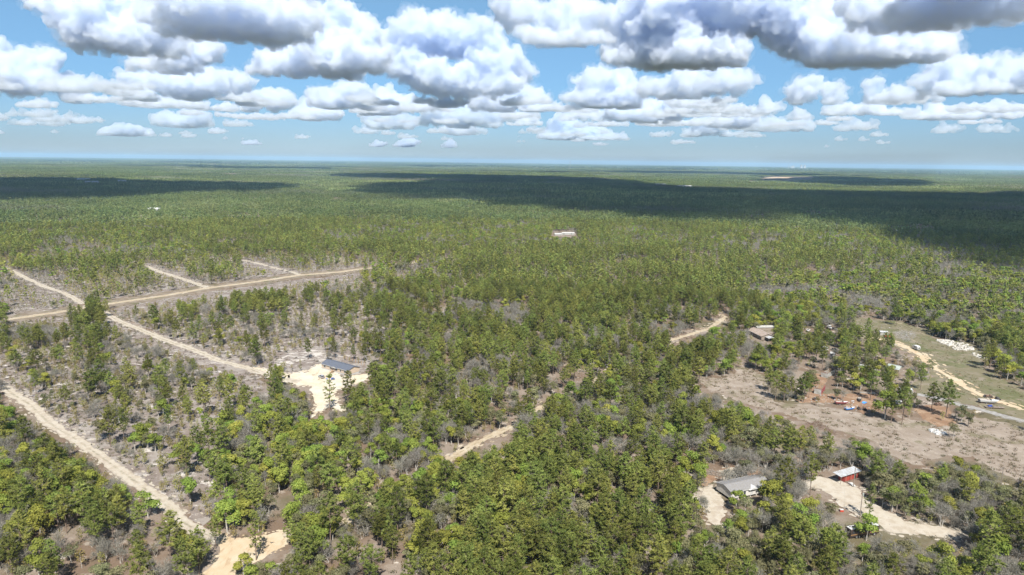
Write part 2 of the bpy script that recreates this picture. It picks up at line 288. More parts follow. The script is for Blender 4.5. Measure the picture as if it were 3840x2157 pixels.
road('sand_road', QS('a', [(-260, 1330), (80, 1262), (570, 1190), (800, 1150), (1210, 1090), (1550, 1030), (1900, 985), (2230, 935), (2550, 910)]) + QS('b', [(60, 900), (250, 878), (520, 845), (800, 805), (1000, 780)]), 7.0, .075, sandr_m, .7)
road('sand_track', QS('a', [(-60, 850), (90, 905), (210, 965), (330, 1020), (440, 1055), (520, 1090), (620, 1150)]), 5.0, .07, paler_m, .9)
road('sand_track', QS('a', [(880, 820), (960, 830), (1085, 870), (1200, 915), (1300, 945), (1420, 985), (1560, 1035)]), 5.5, .07, paler_m, .8)
road('sand_track', QS('a', [(1500, 830), (1810, 825), (1950, 855), (2050, 885), (2150, 905), (2235, 935)]), 4.5, .065, paler_m, .7)
road('sand_track', QS('a', [(2340, 775), (2450, 800), (2570, 820)]) + QS('b', [(0, 820), (60, 828), (140, 845)]), 4.0, .06, paler_m, .6)
road('sand_track', QS('a', [(640, 1160), (780, 1215), (850, 1260), (950, 1305), (1080, 1355), (1200, 1410)]) + QS('d', [(1030, 145), (1150, 190), (1240, 230), (1330, 255), (1420, 280), (1540, 325), (1700, 350)]), 5.0, .08, paler_m, .8)
road('sand_track', QS('d', [(-200, 230), (0, 362), (70, 420), (170, 480), (250, 560), (330, 620), (430, 675), (520, 740), (620, 810), (700, 870), (800, 940), (900, 1020), (970, 1075), (1060, 1165), (1160, 1215), (1260, 1250)]), 4.9, .08, paler_m, .9)
road('sand_track', QS('v', [(1790, 787), (1826, 795), (1812, 808), (1780, 828), (1690, 855), (1620, 893), (1540, 935), (1430, 990), (1340, 1040), (1270, 1080), (1170, 1130), (1110, 1170), (1060, 1195), (960, 1250), (850, 1330), (700, 1345)]), 3.4, .06, sandr_m, 1.0)
road('dirt_track', QS('l', [(-300, 190), (0, 205), (120, 220), (300, 250), (430, 290), (560, 350), (660, 420), (780, 520), (900, 610), (1080, 710), (1250, 820), (1390, 890), (1600, 960), (1900, 1060)]), 4.2, .06, pad_m, 1.5)
road('gravel_drive', QS('l', [(430, 850), (640, 880), (780, 905), (1000, 960), (1150, 1010), (1350, 1050), (1600, 1120), (1900, 1200), (2200, 1270)]), 4.6, .07, gravel_m, .5)
road('sand_track', QS('b', [(1540, 662), (1650, 668), (1750, 655), (1880, 632), (2010, 612)]), 7.0, .07, sandr_m, 1.5)
road('sand_track', QS('c', [(1720, 1075), (1880, 1085), (2000, 1105), (2170, 1140)]), 4.0, .06, paler_m, .6)
sheet('sand_quarry', [Vector((p.x, p.y, 0)) for p in QS('c', [(620, 219), (700, 210), (860, 207), (990, 211), (900, 214), (760, 221), (660, 224)])], 4.0, quarry_m, 20, 60)


# ------------------------------------------------------------------ clouds
CLOUDS = [
(2.43, 3.42, 0.35, 2, [(20.64, 2.83, 2.33, 0.59), (19.49, 2.93, 1.15, 0.55), (22.15, 2.77, 1.01, 0.44)]),
(2.32, 3.26, 0.3, 2, [(31.74, 2.72, 0.93, 0.54)]),
(2.33, 3.19, 0.3, 2, [(34.25, 2.73, 0.81, 0.52), (35.34, 2.75, 0.43, 0.43)]),
(2.13, 3.66, 0.4, 2, [(15.56, 2.84, 1.3, 0.81), (14.47, 2.43, 0.81, 0.41)]),
(2.74, 3.85, 0.45, 2, [(17.22, 3.29, 1.66, 0.6), (16.54, 3.14, 1.19, 0.5)]),
(2.51, 3.46, 0.35, 2, [(26.19, 2.88, 1.04, 0.57), (25.23, 2.8, 0.62, 0.38)]),
(1.74, 3.22, 0.3, 2, [(4.32, 2.69, 1.4, 1.05), (3.25, 2.04, 1.41, 0.48), (5.94, 2.39, 1.61, 0.53)]),
(1.77, 2.4, 0.3, 2, [(8.2, 1.99, 1.17, 0.42), (6.49, 1.92, 1.29, 0.32)]),
(1.01, 1.96, 0.15, 2, [(-8.66, 1.4, 0.96, 0.63), (-10.89, 1.26, 0.74, 0.42)]),
(1.03, 1.83, 0.15, 2, [(-5.22, 1.4, 0.65, 0.53)]),
(2.02, 3.07, 0.4, 2, [(-4.35, 2.47, 1.62, 0.53), (-11.59, 2.44, 1.05, 0.62), (-3.27, 2.38, 0.87, 0.37)]),
(2.36, 3.4, 0.4, 2, [(-9.38, 2.8, 1.59, 0.62), (-11.46, 3.37, 1.25, 0.82), (-10.43, 2.88, 1.58, 0.52)]),
(0.82, 1.52, 0.1, 2, [(-20.77, 1.12, 0.77, 0.45)]),
(1.4, 2.33, 0.35, 2, [(-29.46, 1.66, 1.34, 0.46), (-28.21, 1.7, 1.03, 0.37)]),
(2.09, 3.15, 0.4, 2, [(-25.28, 2.65, 1.98, 0.57), (-24.21, 2.59, 1.19, 0.58)]),
(1.96, 2.84, 0.35, 2, [(-33.05, 2.35, 1.0, 0.44), (-34.87, 2.01, 0.89, 0.43)]),
(2.84, 3.53, 0.4, 2, [(-20.48, 3.06, 1.93, 0.39), (-19.0, 1.96, 0.78, 0.4)]),
(3.54, 4.48, 0.4, 2, [(25.82, 4.02, 1.89, 0.56), (24.51, 3.85, 1.06, 0.57), (28.56, 3.91, 1.15, 0.46)]),
(3.13, 4.1, 0.7, 2, [(31.66, 3.53, 1.69, 0.53), (33.54, 3.74, 1.47, 0.52), (35.03, 3.53, 1.07, 0.51)]),
(3.74, 5.03, 0.45, 2, [(19.85, 4.41, 1.23, 1.07), (17.74, 4.34, 1.36, 0.59), (14.66, 4.26, 1.8, 0.8)]),
(3.31, 4.47, 0.3, 2, [(22.25, 3.79, 0.83, 0.77)]),
(2.82, 3.86, 0.45, 2, [(12.04, 3.15, 1.85, 0.41), (7.52, 3.13, 1.27, 0.52), (1.05, 3.6, 1.41, 0.52)]),
(3.14, 4.69, 0.6, 2, [(9.92, 3.87, 2.29, 0.82), (12.5, 4.17, 1.84, 0.91), (5.89, 3.96, 1.71, 0.62)]),
(2.48, 4.37, 0.6, 2, [(-4.35, 3.52, 3.24, 0.83), (-1.65, 3.57, 1.73, 0.52), (-5.1, 4.03, 1.07, 0.52)]),
(3.82, 5.43, 0.3, 1, [(-12.87, 4.76, 1.55, 1.01), (-15.01, 4.49, 1.62, 0.7)]),
(3.41, 5.66, 0.45, 2, [(-10.28, 5.14, 0.84, 0.71), (-8.93, 4.36, 1.16, 0.62), (-10.72, 4.11, 2.1, 0.82)]),
(3.39, 4.78, 0.35, 1, [(-20.43, 4.09, 1.15, 0.68), (-18.5, 4.26, 1.47, 0.69), (-15.03, 4.69, 1.21, 0.8)]),
(2.85, 4.46, 0.5, 2, [(-15.57, 3.46, 2.03, 0.6), (-16.25, 4.05, 0.8, 0.6)]),
(3.41, 4.26, 0.55, 2, [(-25.47, 3.78, 1.79, 0.47), (-27.63, 3.68, 1.55, 0.46), (-22.31, 3.82, 1.4, 0.43)]),
(3.8, 6.08, 0.55, 1, [(0.27, 5.05, 1.62, 0.93), (-1.66, 4.51, 2.37, 0.72), (1.36, 4.54, 1.72, 0.72), (-0.06, 5.46, 0.65, 0.62)]),
(4.17, 7.13, 0.4, 1, [(6.99, 6.12, 2.21, 1.11), (8.56, 6.32, 1.36, 0.9), (9.04, 4.89, 1.78, 0.92), (5.21, 5.09, 1.17, 0.72), (6.39, 5.1, 1.7, 0.82)]),
(4.77, 6.85, 0.6, 1, [(14.36, 5.87, 3.17, 1.09), (17.52, 6.01, 1.45, 0.68), (11.84, 5.49, 2.04, 0.7)]),
(4.4, 6.26, 0.45, 1, [(26.81, 5.38, 0.72, 0.83), (24.4, 5.08, 0.97, 0.89), (28.72, 4.78, 1.79, 0.54), (22.12, 5.33, 1.37, 0.86)]),
(4.62, 7.37, 0.5, 0, [(31.82, 6.24, 1.81, 1.21), (34.44, 5.51, 1.43, 1.6), (30.25, 5.61, 1.11, 0.8), (35.74, 5.27, 1.04, 1.66), (33.01, 5.06, 2.56, 0.52)]),
(3.51, 7.34, 0.5, 1, [(-35.88, 6.25, 0.67, 1.07), (-33.6, 6.12, 1.43, 0.76), (-34.97, 4.74, 2.23, 1.18), (-32.17, 4.42, 1.02, 0.96), (-30.99, 3.69, 0.72, 0.54), (-36.86, 4.77, 1.4, 1.64)]),
(3.98, 6.07, 0.7, 1, [(-24.5, 5.14, 2.64, 1.03), (-27.45, 5.07, 0.94, 1.0), (-28.67, 5.35, 0.75, 0.54), (-27.96, 3.85, 1.37, 0.64), (-21.57, 5.39, 1.12, 1.05)]),
(5.81, 7.94, 0.6, 1, [(-19.34, 6.75, 1.44, 1.05), (-16.63, 6.99, 2.59, 1.06), (-14.25, 6.7, 2.03, 0.78)]),
(4.36, 11.07, 0.42, 0, [(-7.08, 9.24, 3.37, 1.65), (-4.35, 9.41, 2.75, 1.56), (-2.65, 8.96, 1.81, 1.66), (-8.78, 7.5, 2.31, 1.48), (-2.22, 7.47, 2.35, 1.5), (0.14, 6.89, 1.39, 0.81), (-5.84, 6.18, 2.99, 1.31), (-4.03, 5.91, 2.14, 1.32), (-1.35, 6.06, 2.36, 1.02)]),
(6.24, 10.41, 0.35, 0, [(-12.15, 8.85, 1.94, 1.54), (-13.92, 10.0, 1.71, 1.97), (-12.9, 7.35, 3.08, 1.08), (-14.69, 7.85, 2.01, 1.63)]),
(8.63, 12.97, 0.35, 0, [(0.18, 11.53, 1.79, 1.42), (4.3, 10.69, 2.41, 1.72), (2.96, 9.51, 2.74, 0.88), (5.71, 9.42, 1.68, 0.78), (6.89, 8.62, 1.36, 0.59)]),
(5.67, 8.43, 0.5, 1, [(-23.54, 7.43, 1.54, 1.1), (-24.9, 7.06, 1.69, 1.0), (-26.15, 6.52, 2.29, 0.64)]),
(6.53, 13.93, 0.75, 0, [(14.54, 11.06, 5.93, 2.75), (13.23, 7.95, 4.16, 1.36), (21.69, 10.45, 3.72, 2.66), (25.86, 8.15, 4.62, 2.31), (9.76, 9.96, 2.65, 2.47), (8.91, 8.21, 2.07, 1.08)]),
(8.64, 11.8, 0.6, 0, [(30.15, 10.1, 3.78, 1.34), (33.22, 9.66, 2.15, 1.22), (35.31, 8.82, 1.11, 1.68), (26.85, 10.88, 3.24, 1.87)]),
(7.72, 13.17, 0.8, 0, [(-23.75, 9.68, 4.11, 1.77), (-19.2, 9.58, 4.06, 1.74), (-18.37, 11.02, 3.19, 1.72)]),
(6.42, 12.56, 0.3, 0, [(-33.4, 9.77, 1.12, 0.73), (-30.6, 9.1, 2.91, 2.18), (-28.16, 9.79, 2.78, 2.3), (-31.32, 8.02, 1.82, 1.19), (-28.32, 7.78, 2.71, 1.14), (-26.14, 7.87, 1.74, 1.34)]),
]
def volume_mat(name, density, colour, g):
    m = bpy.data.materials.new(name); m.use_nodes = True; n = m.node_tree; n.nodes.clear()
    o = n.nodes.new('ShaderNodeOutputMaterial'); v = n.nodes.new('ShaderNodeVolumePrincipled')
    v.inputs['Color'].default_value = (*colour, 1); v.inputs['Density'].default_value = density; v.inputs['Anisotropy'].default_value = g
    n.links.new(v.outputs[0], o.inputs['Volume']); return m
VAPOUR = ((.872, .912, .968), (.855, .900, .960), (.82, .88, .948))  # blue tint stands in for air haze, dimmer and deeper on far clouds
CLOUD_MATS = [volume_mat('cloud_vapour', d, c, 0.25) for d, c in zip((0.013, 0.0085, 0.0050), VAPOUR)]
VEIL_MATS = [volume_mat('thin_vapour', d, c, 0.25) for d, c in zip((0.0015, 0.0010, 0.0007), VAPOUR)]
VEILS = None
def ico(sub):
    bm = bmesh.new(); bmesh.ops.create_icosphere(bm, subdivisions=sub, radius=1)
    r = np.array([v.co[:] for v in bm.verts]), np.array([[v.index for v in f.verts] for f in bm.faces]); bm.free(); return r
ICO1, ICO2 = ico(1), ico(2)
def tex(kind, sc, **kw):
    t = bpy.data.textures.new('puff', kind); t.noise_scale = sc
    for k, v in kw.items(): setattr(t, k, v)
    return t
PUFFS = [[(tex('CLOUDS', 9.0*p, noise_depth=2), 4.0*p, .5), (tex('VORONOI', 5.0*p), -3.6*p, .45), (tex('VORONOI', 2.2*p), -2.4*p, .45), (tex('CLOUDS', 1.5*p, noise_depth=5), 3.8*p, .5), (tex('VORONOI', 1.0*p), -1.0*p, .45)] for p in (34., 50., 80.)]
VEILS = [[(tex('CLOUDS', 7.0*p, noise_depth=3), 4.5*p, .36), (tex('CLOUDS', 1.8*p, noise_depth=5), 6.0*p, .5), (tex('VORONOI', 2.6*p), -2.2*p, .42)] for p in (36., 55., 90.)]
def cloud_from(lobes, zbase, vox, seed, mat, small, puffs, veil=None):
    """lobes: world-space (x, y, z, rx, ry, rz); puffs grow on puffs, a voxel skin closes them, the base is flat"""
    rng = np.random.default_rng(seed)
    lev = [[(np.array(l[:3]), np.array(l[3:])) for l in lobes]]
    for nc, sc in (((14, .46), (9, .42)) if not small else ((10, .5),)):
        new = []
        for c, r in lev[-1]:
            d = rng.normal(size=(nc, 3)); d /= np.linalg.norm(d, axis=1)[:, None]
            d[:, 2] = np.where(d[:, 2] < -.25, -d[:, 2], d[:, 2])
            rm = float(np.cbrt(r.prod()))
            for q in d:
                k = sc*rng.uniform(.55, 1.2)
                new.append((c + q*r*.88, (r*.35 + rm*.65)*k))
        lev.append(new)
    A = [x for l in lev for x in l]
    SV, SF = ICO2 if len(A) < 400 else ICO1
    C_ = np.array([a[0] for a in A]); R_ = np.array([a[1] for a in A])
    V = (C_[:, None] + SV[None]*R_[:, None]).reshape(-1, 3)
    V[:, 2] = np.maximum(V[:, 2], zbase)
    F = (SF[None] + (np.arange(len(A))*len(SV))[:, None, None]).reshape(-1, 3)
    o3 = np.array([V[:, 0].mean(), V[:, 1].mean(), zbase]); V = V - o3
    me = bpy.data.meshes.new('cloud'); me.vertices.add(len(V)); me.vertices.foreach_set('co', V.ravel())
    me.loops.add(F.size); me.loops.foreach_set('vertex_index', F.ravel().astype(np.int32)); me.polygons.add(len(F)); me.polygons.foreach_set('loop_start', np.arange(0, F.size, 3)); me.update()
    def skin(mods, m_, v_):
        ob = bpy.data.objects.new('cloud', me); COL.objects.link(ob)
        rm = ob.modifiers.new('r', 'REMESH'); rm.mode = 'VOXEL'; rm.voxel_size = v_*1.4
        for t, k, ml in mods:
            dm = ob.modifiers.new('d', 'DISPLACE'); dm.texture = t; dm.strength = k; dm.mid_level = ml; dm.texture_coords = 'LOCAL'
        rm = ob.modifiers.new('r2', 'REMESH'); rm.mode = 'VOXEL'; rm.voxel_size = v_
        out = bpy.data.meshes.new_from_object(ob.evaluated_get(bpy.context.evaluated_depsgraph_get())); bpy.data.objects.remove(ob)
        a = np.empty(len(out.vertices)*3); out.vertices.foreach_get('co', a); a = a.reshape(-1, 3)
        a[:, 2] = np.where(a[:, 2] < 0, a[:, 2]*.25, a[:, 2]); out.vertices.foreach_set('co', a.ravel())
        out.materials.clear(); out.materials.append(m_); return out
    ob = add('cloud', skin(puffs, mat, vox)); ob.location = o3
    if veil: add('veil', skin(veil[0], veil[1], vox*1.15), ob)
    return ob
ALT = 1200.0
def poly_mask_pts(x, y, P):
    r = False; j = len(P) - 1
    for i in range(len(P)):
        if (P[i][1] > y) != (P[j][1] > y) and x < (P[j][0] - P[i][0])*(y - P[i][1])/(P[j][1] - P[i][1]) + P[i][0]: r = not r
        j = i
    return r
_r = random.Random(8)
EXTRA = []
for k in range(112):                          # the far rows low over the horizon
    b = 1.25 + 3.4*_r.random()**1.1; a = _r.uniform(-40, 40); s = b/4.0*_r.uniform(.5, 1.3)
    EXTRA.append((b, b + 1, .4, 2, [(a + _r.uniform(-1.6, 1.6)*s, b + .28*s*_r.uniform(.7, 1.6), s*_r.uniform(.7, 1.5), s*_r.uniform(.22, .42)) for i in range(_r.randint(2, 5))]))
def separate(cl):                            # lobes that do not touch are clouds of their own
    b, t, dk, cls, L = cl; L = list(L); out = []
    while L:
        g = [L.pop(0)]; grew = True
        while grew:
            grew = False
            for l in L[:]:
                if any(abs(l[0] - m[0]) < .7*(l[2] + m[2]) and abs(l[1] - m[1]) < .8*(l[3] + m[3]) for m in g): g.append(l); L.remove(l); grew = True
        out.append((b, t, dk, cls, g))
    return out
CLOUDS = [c for cl in EXTRA + CLOUDS for c in separate(cl)]
import time; t0 = time.time(); nf = 0
for ci, (base, top, dk, cls, lobes) in enumerate(CLOUDS):
    rng = np.random.default_rng(ci + 11)
    dist = (ALT - CAM_H)/math.tan(R(max(base, 1.0)))
    dep = min(0.35*dist, max(dist*R(l[2]) for l in lobes)*1.1)
    dc = dist - dep*.9
    L = []
    if cls == 2:                                # ragged little satellites
        lobes = list(lobes) + [(l[0] + rng.normal(0, .42)*l[2], l[1] + rng.uniform(-.5, .5)*l[3], l[2]*rng.uniform(.3, .6), l[3]*rng.uniform(.35, .65)) for l in lobes for _ in range(3)]
        if len(lobes) < 6: lobes = [(l[0], base + (l[1] - base)*.8, l[2]*.8, l[3]*.6) for l in lobes] + [(lobes[0][0] + np.clip(rng.normal(0, .7), -1, 1)*lobes[0][2], base + lobes[0][3]*rng.uniform(.1, .9), lobes[0][2]*rng.uniform(.15, .45), lobes[0][3]*rng.uniform(.18, .4)) for _ in range(7)]
    for a, e, ra, re in lobes:
        d = dc + dep*(.75*(e - base)/max(top - base, .5) - .35 + rng.uniform(-.12, .12))
        h = CAM_H + d*math.tan(R(e)); rz = d*math.tan(R(re)); rx = d*R(ra)
        h = max(h, ALT + rz*.3)
        L.append((d*math.sin(R(a)), d*math.cos(R(a)), h, rx, min(rx, dep)*.9, rz))
    vox = max(13, dc/683*1.05); kd = 0 if dc < 11000 else 1 if dc < 22000 else 2
    ob = cloud_from(L, ALT, vox, ci, CLOUD_MATS[kd], cls == 2, PUFFS[kd], (VEILS[kd], VEIL_MATS[kd]) if cls < 2 else None)
    place = ('far left', 'left', 'centre left', 'centre', 'centre right', 'right', 'far right')[int(min(6.99, max(0, (np.mean([l[0] for l in lobes]) + 37)/74*7)))]
    size = 'towering' if top - base > 3.5 else 'large' if cls == 0 else 'mid-sized' if cls == 1 else 'small'
    row = 'low over the horizon' if base < 2.2 else 'in the low rows of cloud' if base < 3.6 else 'halfway up the sky' if base < 5.2 else 'high in the sky'
    tag(ob, f'{size} cumulus cloud {row} at {place}', 'cloud', f'cumulus clouds {row}')
    nf += len(ob.data.polygons)
# clouds overhead, out of the frame: their shade lies on the forest ahead
SHADES = [([(-150, 452), (200, 451), (420, 461), (560, 465), (700, 467), (690, 483), (520, 491), (300, 505), (120, 516), (-150, 522)], 1250, 'cumulus cloud overhead shading the forest at far left'),
          ([(735, 500), (800, 489), (900, 477), (1050, 463), (1200, 452), (1350, 450), (1500, 452), (1640, 466), (1750, 479), (1900, 483), (2000, 486), (2050, 577), (1720, 572), (1530, 550), (1350, 535), (1250, 516), (1000, 501)], 1350, 'long cumulus cloud overhead shading the forest in the centre'),
          ([(1990, 486), (2100, 488), (2300, 487), (2450, 493), (2800, 482), (2800, 760), (2560, 718), (2490, 700), (2430, 680), (2420, 640), (2300, 606), (2200, 581), (2040, 578)], 1150, 'broad cumulus cloud overhead shading the forest at right'),
          ([(2290, 598), (2420, 602), (2600, 606), (2850, 610), (2850, 765), (2600, 726), (2490, 706), (2425, 684), (2395, 640)], 1150, 'cumulus cloud overhead shading the wood at the right edge'),
          ([(815, 441), (1000, 440), (1300, 445), (1480, 450), (1300, 452), (1050, 456), (900, 449)], 1500, 'narrow cumulus cloud overhead shading the far forest'),
          ([(1900, 453), (2100, 447), (2330, 455), (2380, 470), (2200, 474), (2050, 463)], 1450, 'small cumulus cloud overhead shading the far right forest')]
for si, (pts, alt, lab) in enumerate(SHADES):
    rng = np.random.default_rng(500 + si); P = np.array([(q.x, q.y) for q in QS('v', pts)]); sh = np.array((sun_dir.x, sun_dir.y))/sun_dir.z*alt; L = []
    E = np.concatenate([np.linspace(P[i], P[(i + 1) % len(P)], 24) for i in range(len(P))]); tries = 0; lo_, hi_ = P.min(0), P.max(0); area = abs(sum(P[i][0]*P[i - 1][1] - P[i - 1][0]*P[i][1] for i in range(len(P))))/2
    inside = poly_mask_pts
    for q in np.random.default_rng(si).uniform(lo_, hi_, (5000, 2)):
        if not inside(q[0], q[1], P): continue
        d = float(np.sqrt(((E - q)**2).sum(1).min()))
        if d < 14: continue
        r_ = min(d*1.02, 330.0)
        L.append((q[0] + sh[0], q[1] + sh[1], alt + min(r_, 180)*.5, r_, r_, min(r_, 220)*rng.uniform(.7, 1.1)))
        if len(L) > 240: break
    ob = cloud_from(L, alt, 26, 900 + si, CLOUD_MATS[0], True, PUFFS[0]); tag(ob, lab, 'cloud', 'cumulus clouds overhead')
_same = {}
for o in COL.objects:
    if o.name.startswith('cloud') and o.get('category') == 'cloud': _same.setdefault(o['label'], []).append(o)
_ord = 'leftmost second third fourth fifth sixth seventh eighth ninth tenth'.split()
for lab, mem in _same.items():
    if len(mem) < 2: continue
    mem.sort(key=lambda o: math.atan2(o.location.x, o.location.y)); h_ = (len(mem) + 1)//2
    for i, o in enumerate(mem): j = len(mem) - 1 - i; o['label'] = lab + ', ' + ((_ord[i] + (' from left' if i else ' one')) if i < h_ else ((_ord[j] + ' from right') if j else 'rightmost one'))
print('clouds', time.time() - t0, nf)




# ------------------------------------------------------------------ buildings
BUILT = []                                     # (x, y, radius) kept free of trees
slate_m = mat('slate_blue_shingles', (.062, .072, .095), (.10, .112, .14), 2.5, .9, stretch=(1, 3, 3))
greyshingle_m = mat('grey_shingles', (.155, .15, .15), (.20, .195, .19), 2.0, .9, stretch=(1, 3, 3))
brownroof_m = mat('weathered_brown_roof', (.20, .155, .125), (.30, .25, .215), .8, .9, stretch=(.4, 3, 1))
tan_m = mat('tan_vinyl_siding', (.40, .32, .245), (.44, .36, .28), 3.0, .7, stretch=(.3, .3, 6))
pale_wall_m = mat('pale_grey_siding', (.42, .40, .375), (.50, .48, .45), 2.0, .75, stretch=(3, 3, .3))
white_m = mat('white_paint', (.43, .43, .425), (.37, .37, .36), 1.5, .6)
dirty_white_m = mat('stained_white_metal', (.36, .36, .345), (.24, .225, .20), .9, .6)
glass_m = mat('dark_glass', (.02, .025, .03), (.035, .04, .05), 1.0, .08, spec=.6)
wood_m = mat('raw_timber', (.36, .24, .14), (.25, .165, .10), 3.0, .85, stretch=(1, 1, .3))
oldwood_m = mat('grey_timber', (.17, .14, .115), (.25, .215, .18), 3.0, .9, stretch=(.3, 1, 1))
red_m = mat('faded_red_sheet', (.33, .055, .04), (.22, .045, .035), 1.5, .65, stretch=(5, 5, .5))
tin_m = mat('galvanised_sheet', (.52, .54, .56), (.34, .33, .32), .7, .45, .3, stretch=(3, .6, 1))
black_m = mat('black_rubber', (.02, .02, .02), (.03, .03, .03), 3.0, .8)
steel_m = mat('rusty_steel', (.11, .065, .045), (.18, .12, .09), 3.0, .8, .2)
dark_m = mat('dark_machinery', (.045, .045, .05), (.10, .09, .085), 2.5, .6, .3)
silver_m = mat('silver_car_paint', (.42, .43, .45), (.40, .41, .43), 1.0, .3, .4)
blue_m = mat('blue_tarpaulin', (.02, .05, .26), (.03, .07, .34), 2.0, .6)
bluetarp_m = mat('bright_blue_tarpaulin', (.04, .18, .55), (.05, .24, .65), 2.0, .55)
redpaint_m = mat('red_paint', (.45, .06, .03), (.35, .05, .03), 2.0, .6)
coach_m = mat('dark_coach_paint', (.035, .028, .028), (.05, .035, .03), .6, .25, spec=.5)
stripe_m = mat('bronze_stripe', (.22, .13, .06), (.18, .10, .05), 1.0, .35)
gel_m = mat('white_gelcoat', (.56, .56, .55), (.50, .50, .49), .8, .3)
maroon_m = mat('maroon_gelcoat', (.26, .05, .06), (.22, .045, .05), .8, .35)
seat_m = mat('boat_vinyl', (.40, .36, .31), (.30, .27, .24), 2.0, .6)
concrete_m = mat('broken_concrete', (.48, .46, .42), (.36, .34, .30), 1.2, .9)
greenroof_m = mat('pale_green_metal', (.36, .40, .37), (.28, .31, .29), .8, .5, .2)
def gable_house(name, label, cat, corner, ang, L, W, z0, zw, ridge, wall_m, roof_m, skirt_m=None, over=.35, wins=(), door=None, win_back=(), end_win=(), group=None, skirt_gap=False):
    """corner = near-left base corner; x runs along the near wall, y goes back from it; wins: (x, width) on the near wall"""
    r = empty(name, corner, ang); tag(r, label, cat, group); BUILT.append((corner[0] + math.cos(ang)*L*.25 - math.sin(ang)*W*.5, corner[1] + math.sin(ang)*L*.25 + math.cos(ang)*W*.5, W*.62)); BUILT.append((corner[0] + math.cos(ang)*L*.75 - math.sin(ang)*W*.5, corner[1] + math.sin(ang)*L*.75 + math.cos(ang)*W*.5, W*.62))
    MB().prism([(0, z0), (W, z0), (W, zw), (W/2, zw + ridge), (0, zw)], 0, L).build('wall', wall_m, r)
    s = ridge/(W/2); t = .14; o = over
    rf = MB().prism([(-o, zw - s*o), (W/2, zw + ridge), (W + o, zw - s*o), (W + o, zw - s*o + t), (W/2, zw + ridge + t*1.1), (-o, zw - s*o + t)], -o, L + o).build('roof', roof_m, r)
    MB().box((L/2, W/2, zw + ridge + t*1.15), (L + 2*o, .3, .06)).build('ridge_cap', roof_m, rf)
    MB().box((L/2, -o - .03, zw - s*o + .05), (L + 2*o, .05, .22)).box((L/2, W + o + .03, zw - s*o + .05), (L + 2*o, .05, .22)).build('fascia', white_m, rf)
    if skirt_m: MB().box((L/2, W/2, z0/2), (L - .1, W - .1, z0)).build('skirting', skirt_m, r)
    elif z0 > .2:
        for i in range(7):
            for yy in (.5, W/2, W - .5): MB().box((.8 + i*(L - 1.6)/6, yy, z0/2), (.4, .4, z0)).build('pier', concrete_m, r)
        MB().box((L/2, W*.3, z0 - .1), (L - .4, .2, .18)).box((L/2, W*.7, z0 - .1), (L - .4, .2, .18)).build('chassis', dark_m, r)
    zc = (z0 + zw)/2 + .15
    for x, w_ in wins:
        f = MB().box((x, -.03, zc), (w_ + .24, .06, 1.5)).build('window', white_m, r)
        n = 2 if w_ > 1.2 else 1
        for i in range(n): MB().box((x + (i - (n - 1)/2)*w_/n, -.075, zc), (w_/n - .12, .04, 1.25)).build('pane', glass_m, f)
    for y, w_ in end_win:
        f = MB().box((-.03, y, zc), (.06, w_ + .2, 1.3)).build('window', white_m, r); MB().box((-.075, y, zc), (.04, w_, 1.1)).build('pane', glass_m, f)
    if door is not None:
        d = MB().box((door, -.035, z0 + 1.05), (1.0, .07, 2.1)).build('door', white_m, r); MB().box((door + .36, -.10, z0 + 1.0), (.1, .06, .1)).build('handle', dark_m, d); MB().box((door, -.08, z0 + 1.6), (.55, .03, .6)).build('door_light', glass_m, d)
    return r
# the new home on the cream yard
A1 = R(-35.5)
h1 = gable_house('manufactured_home', 'new tan home with slate-blue roof and white skirting on the cream sand yard', 'house', Vector((-110.0, 381.6, .08)), A1, 22.6, 8.6, .75, 3.15, 1.45, tan_m, slate_m, white_m, .4,
                 wins=((2.7, 1.7), (7.7, .9), (12.8, 1.8), (16.4, .9), (20.2, 1.7)), door=10.3, end_win=((2.5, .9), (6.2, .9)))
MB().prism([(8.8, 2.95), (11.6, 3.95), (14.4, 2.95)], -.95, 3.2, 'y').build('porch_gable', slate_m, h1)
MB().prism([(9.1, 2.9), (11.6, 3.72), (14.1, 2.9)], -.86, -.99, 'y').build('gable_front', white_m, h1)
st = MB()
for i in range(4): st.box((10.3, -1.25 - .32*i, .62 - .18*i), (1.5, .34, .07))
st.box((10.3, -.6, .74), (1.7, 1.05, .08))
stp = st.build('steps', wood_m, h1)
for sx in (-.82, .82):
    MB().tube((10.3 + sx, -.15, 1.65), (10.3 + sx, -2.3, .9), .06, n=5).tube((10.3 + sx, -.15, 0), (10.3 + sx, -.15, 1.65), .06, n=5).tube((10.3 + sx, -2.3, 0), (10.3 + sx, -2.3, .9), .06, n=5).tube((10.3 + sx, -1.1, 0), (10.3 + sx, -1.1, 1.65), .06, n=5).build('handrail', wood_m, stp)
# the grey-roofed home, still on its piers
A2 = R(22.5)
h2 = gable_house('manufactured_home', 'pale home with long grey shingle roof raised on piers at lower right', 'house', Vector((80.2, 228.9, .08)), A2, 18.2, 8.2, .95, 3.5, 1.15, pale_wall_m, greyshingle_m, None, .3,
                 wins=((2.6, 1.7), (6.0, .9), (12.6, 1.7), (15.8, 1.3)), door=9.2, end_win=())
MB().prism([(7.6, 3.3), (10.2, 4.15), (12.8, 3.3)], -.8, 2.6, 'y').build('porch_gable', white_m, h2)
for yy in (2.0, 4.1, 6.2): MB().box((-.02, yy, 2.2), (.05, .06, 2.5)).build('corner_trim', white_m, h2)
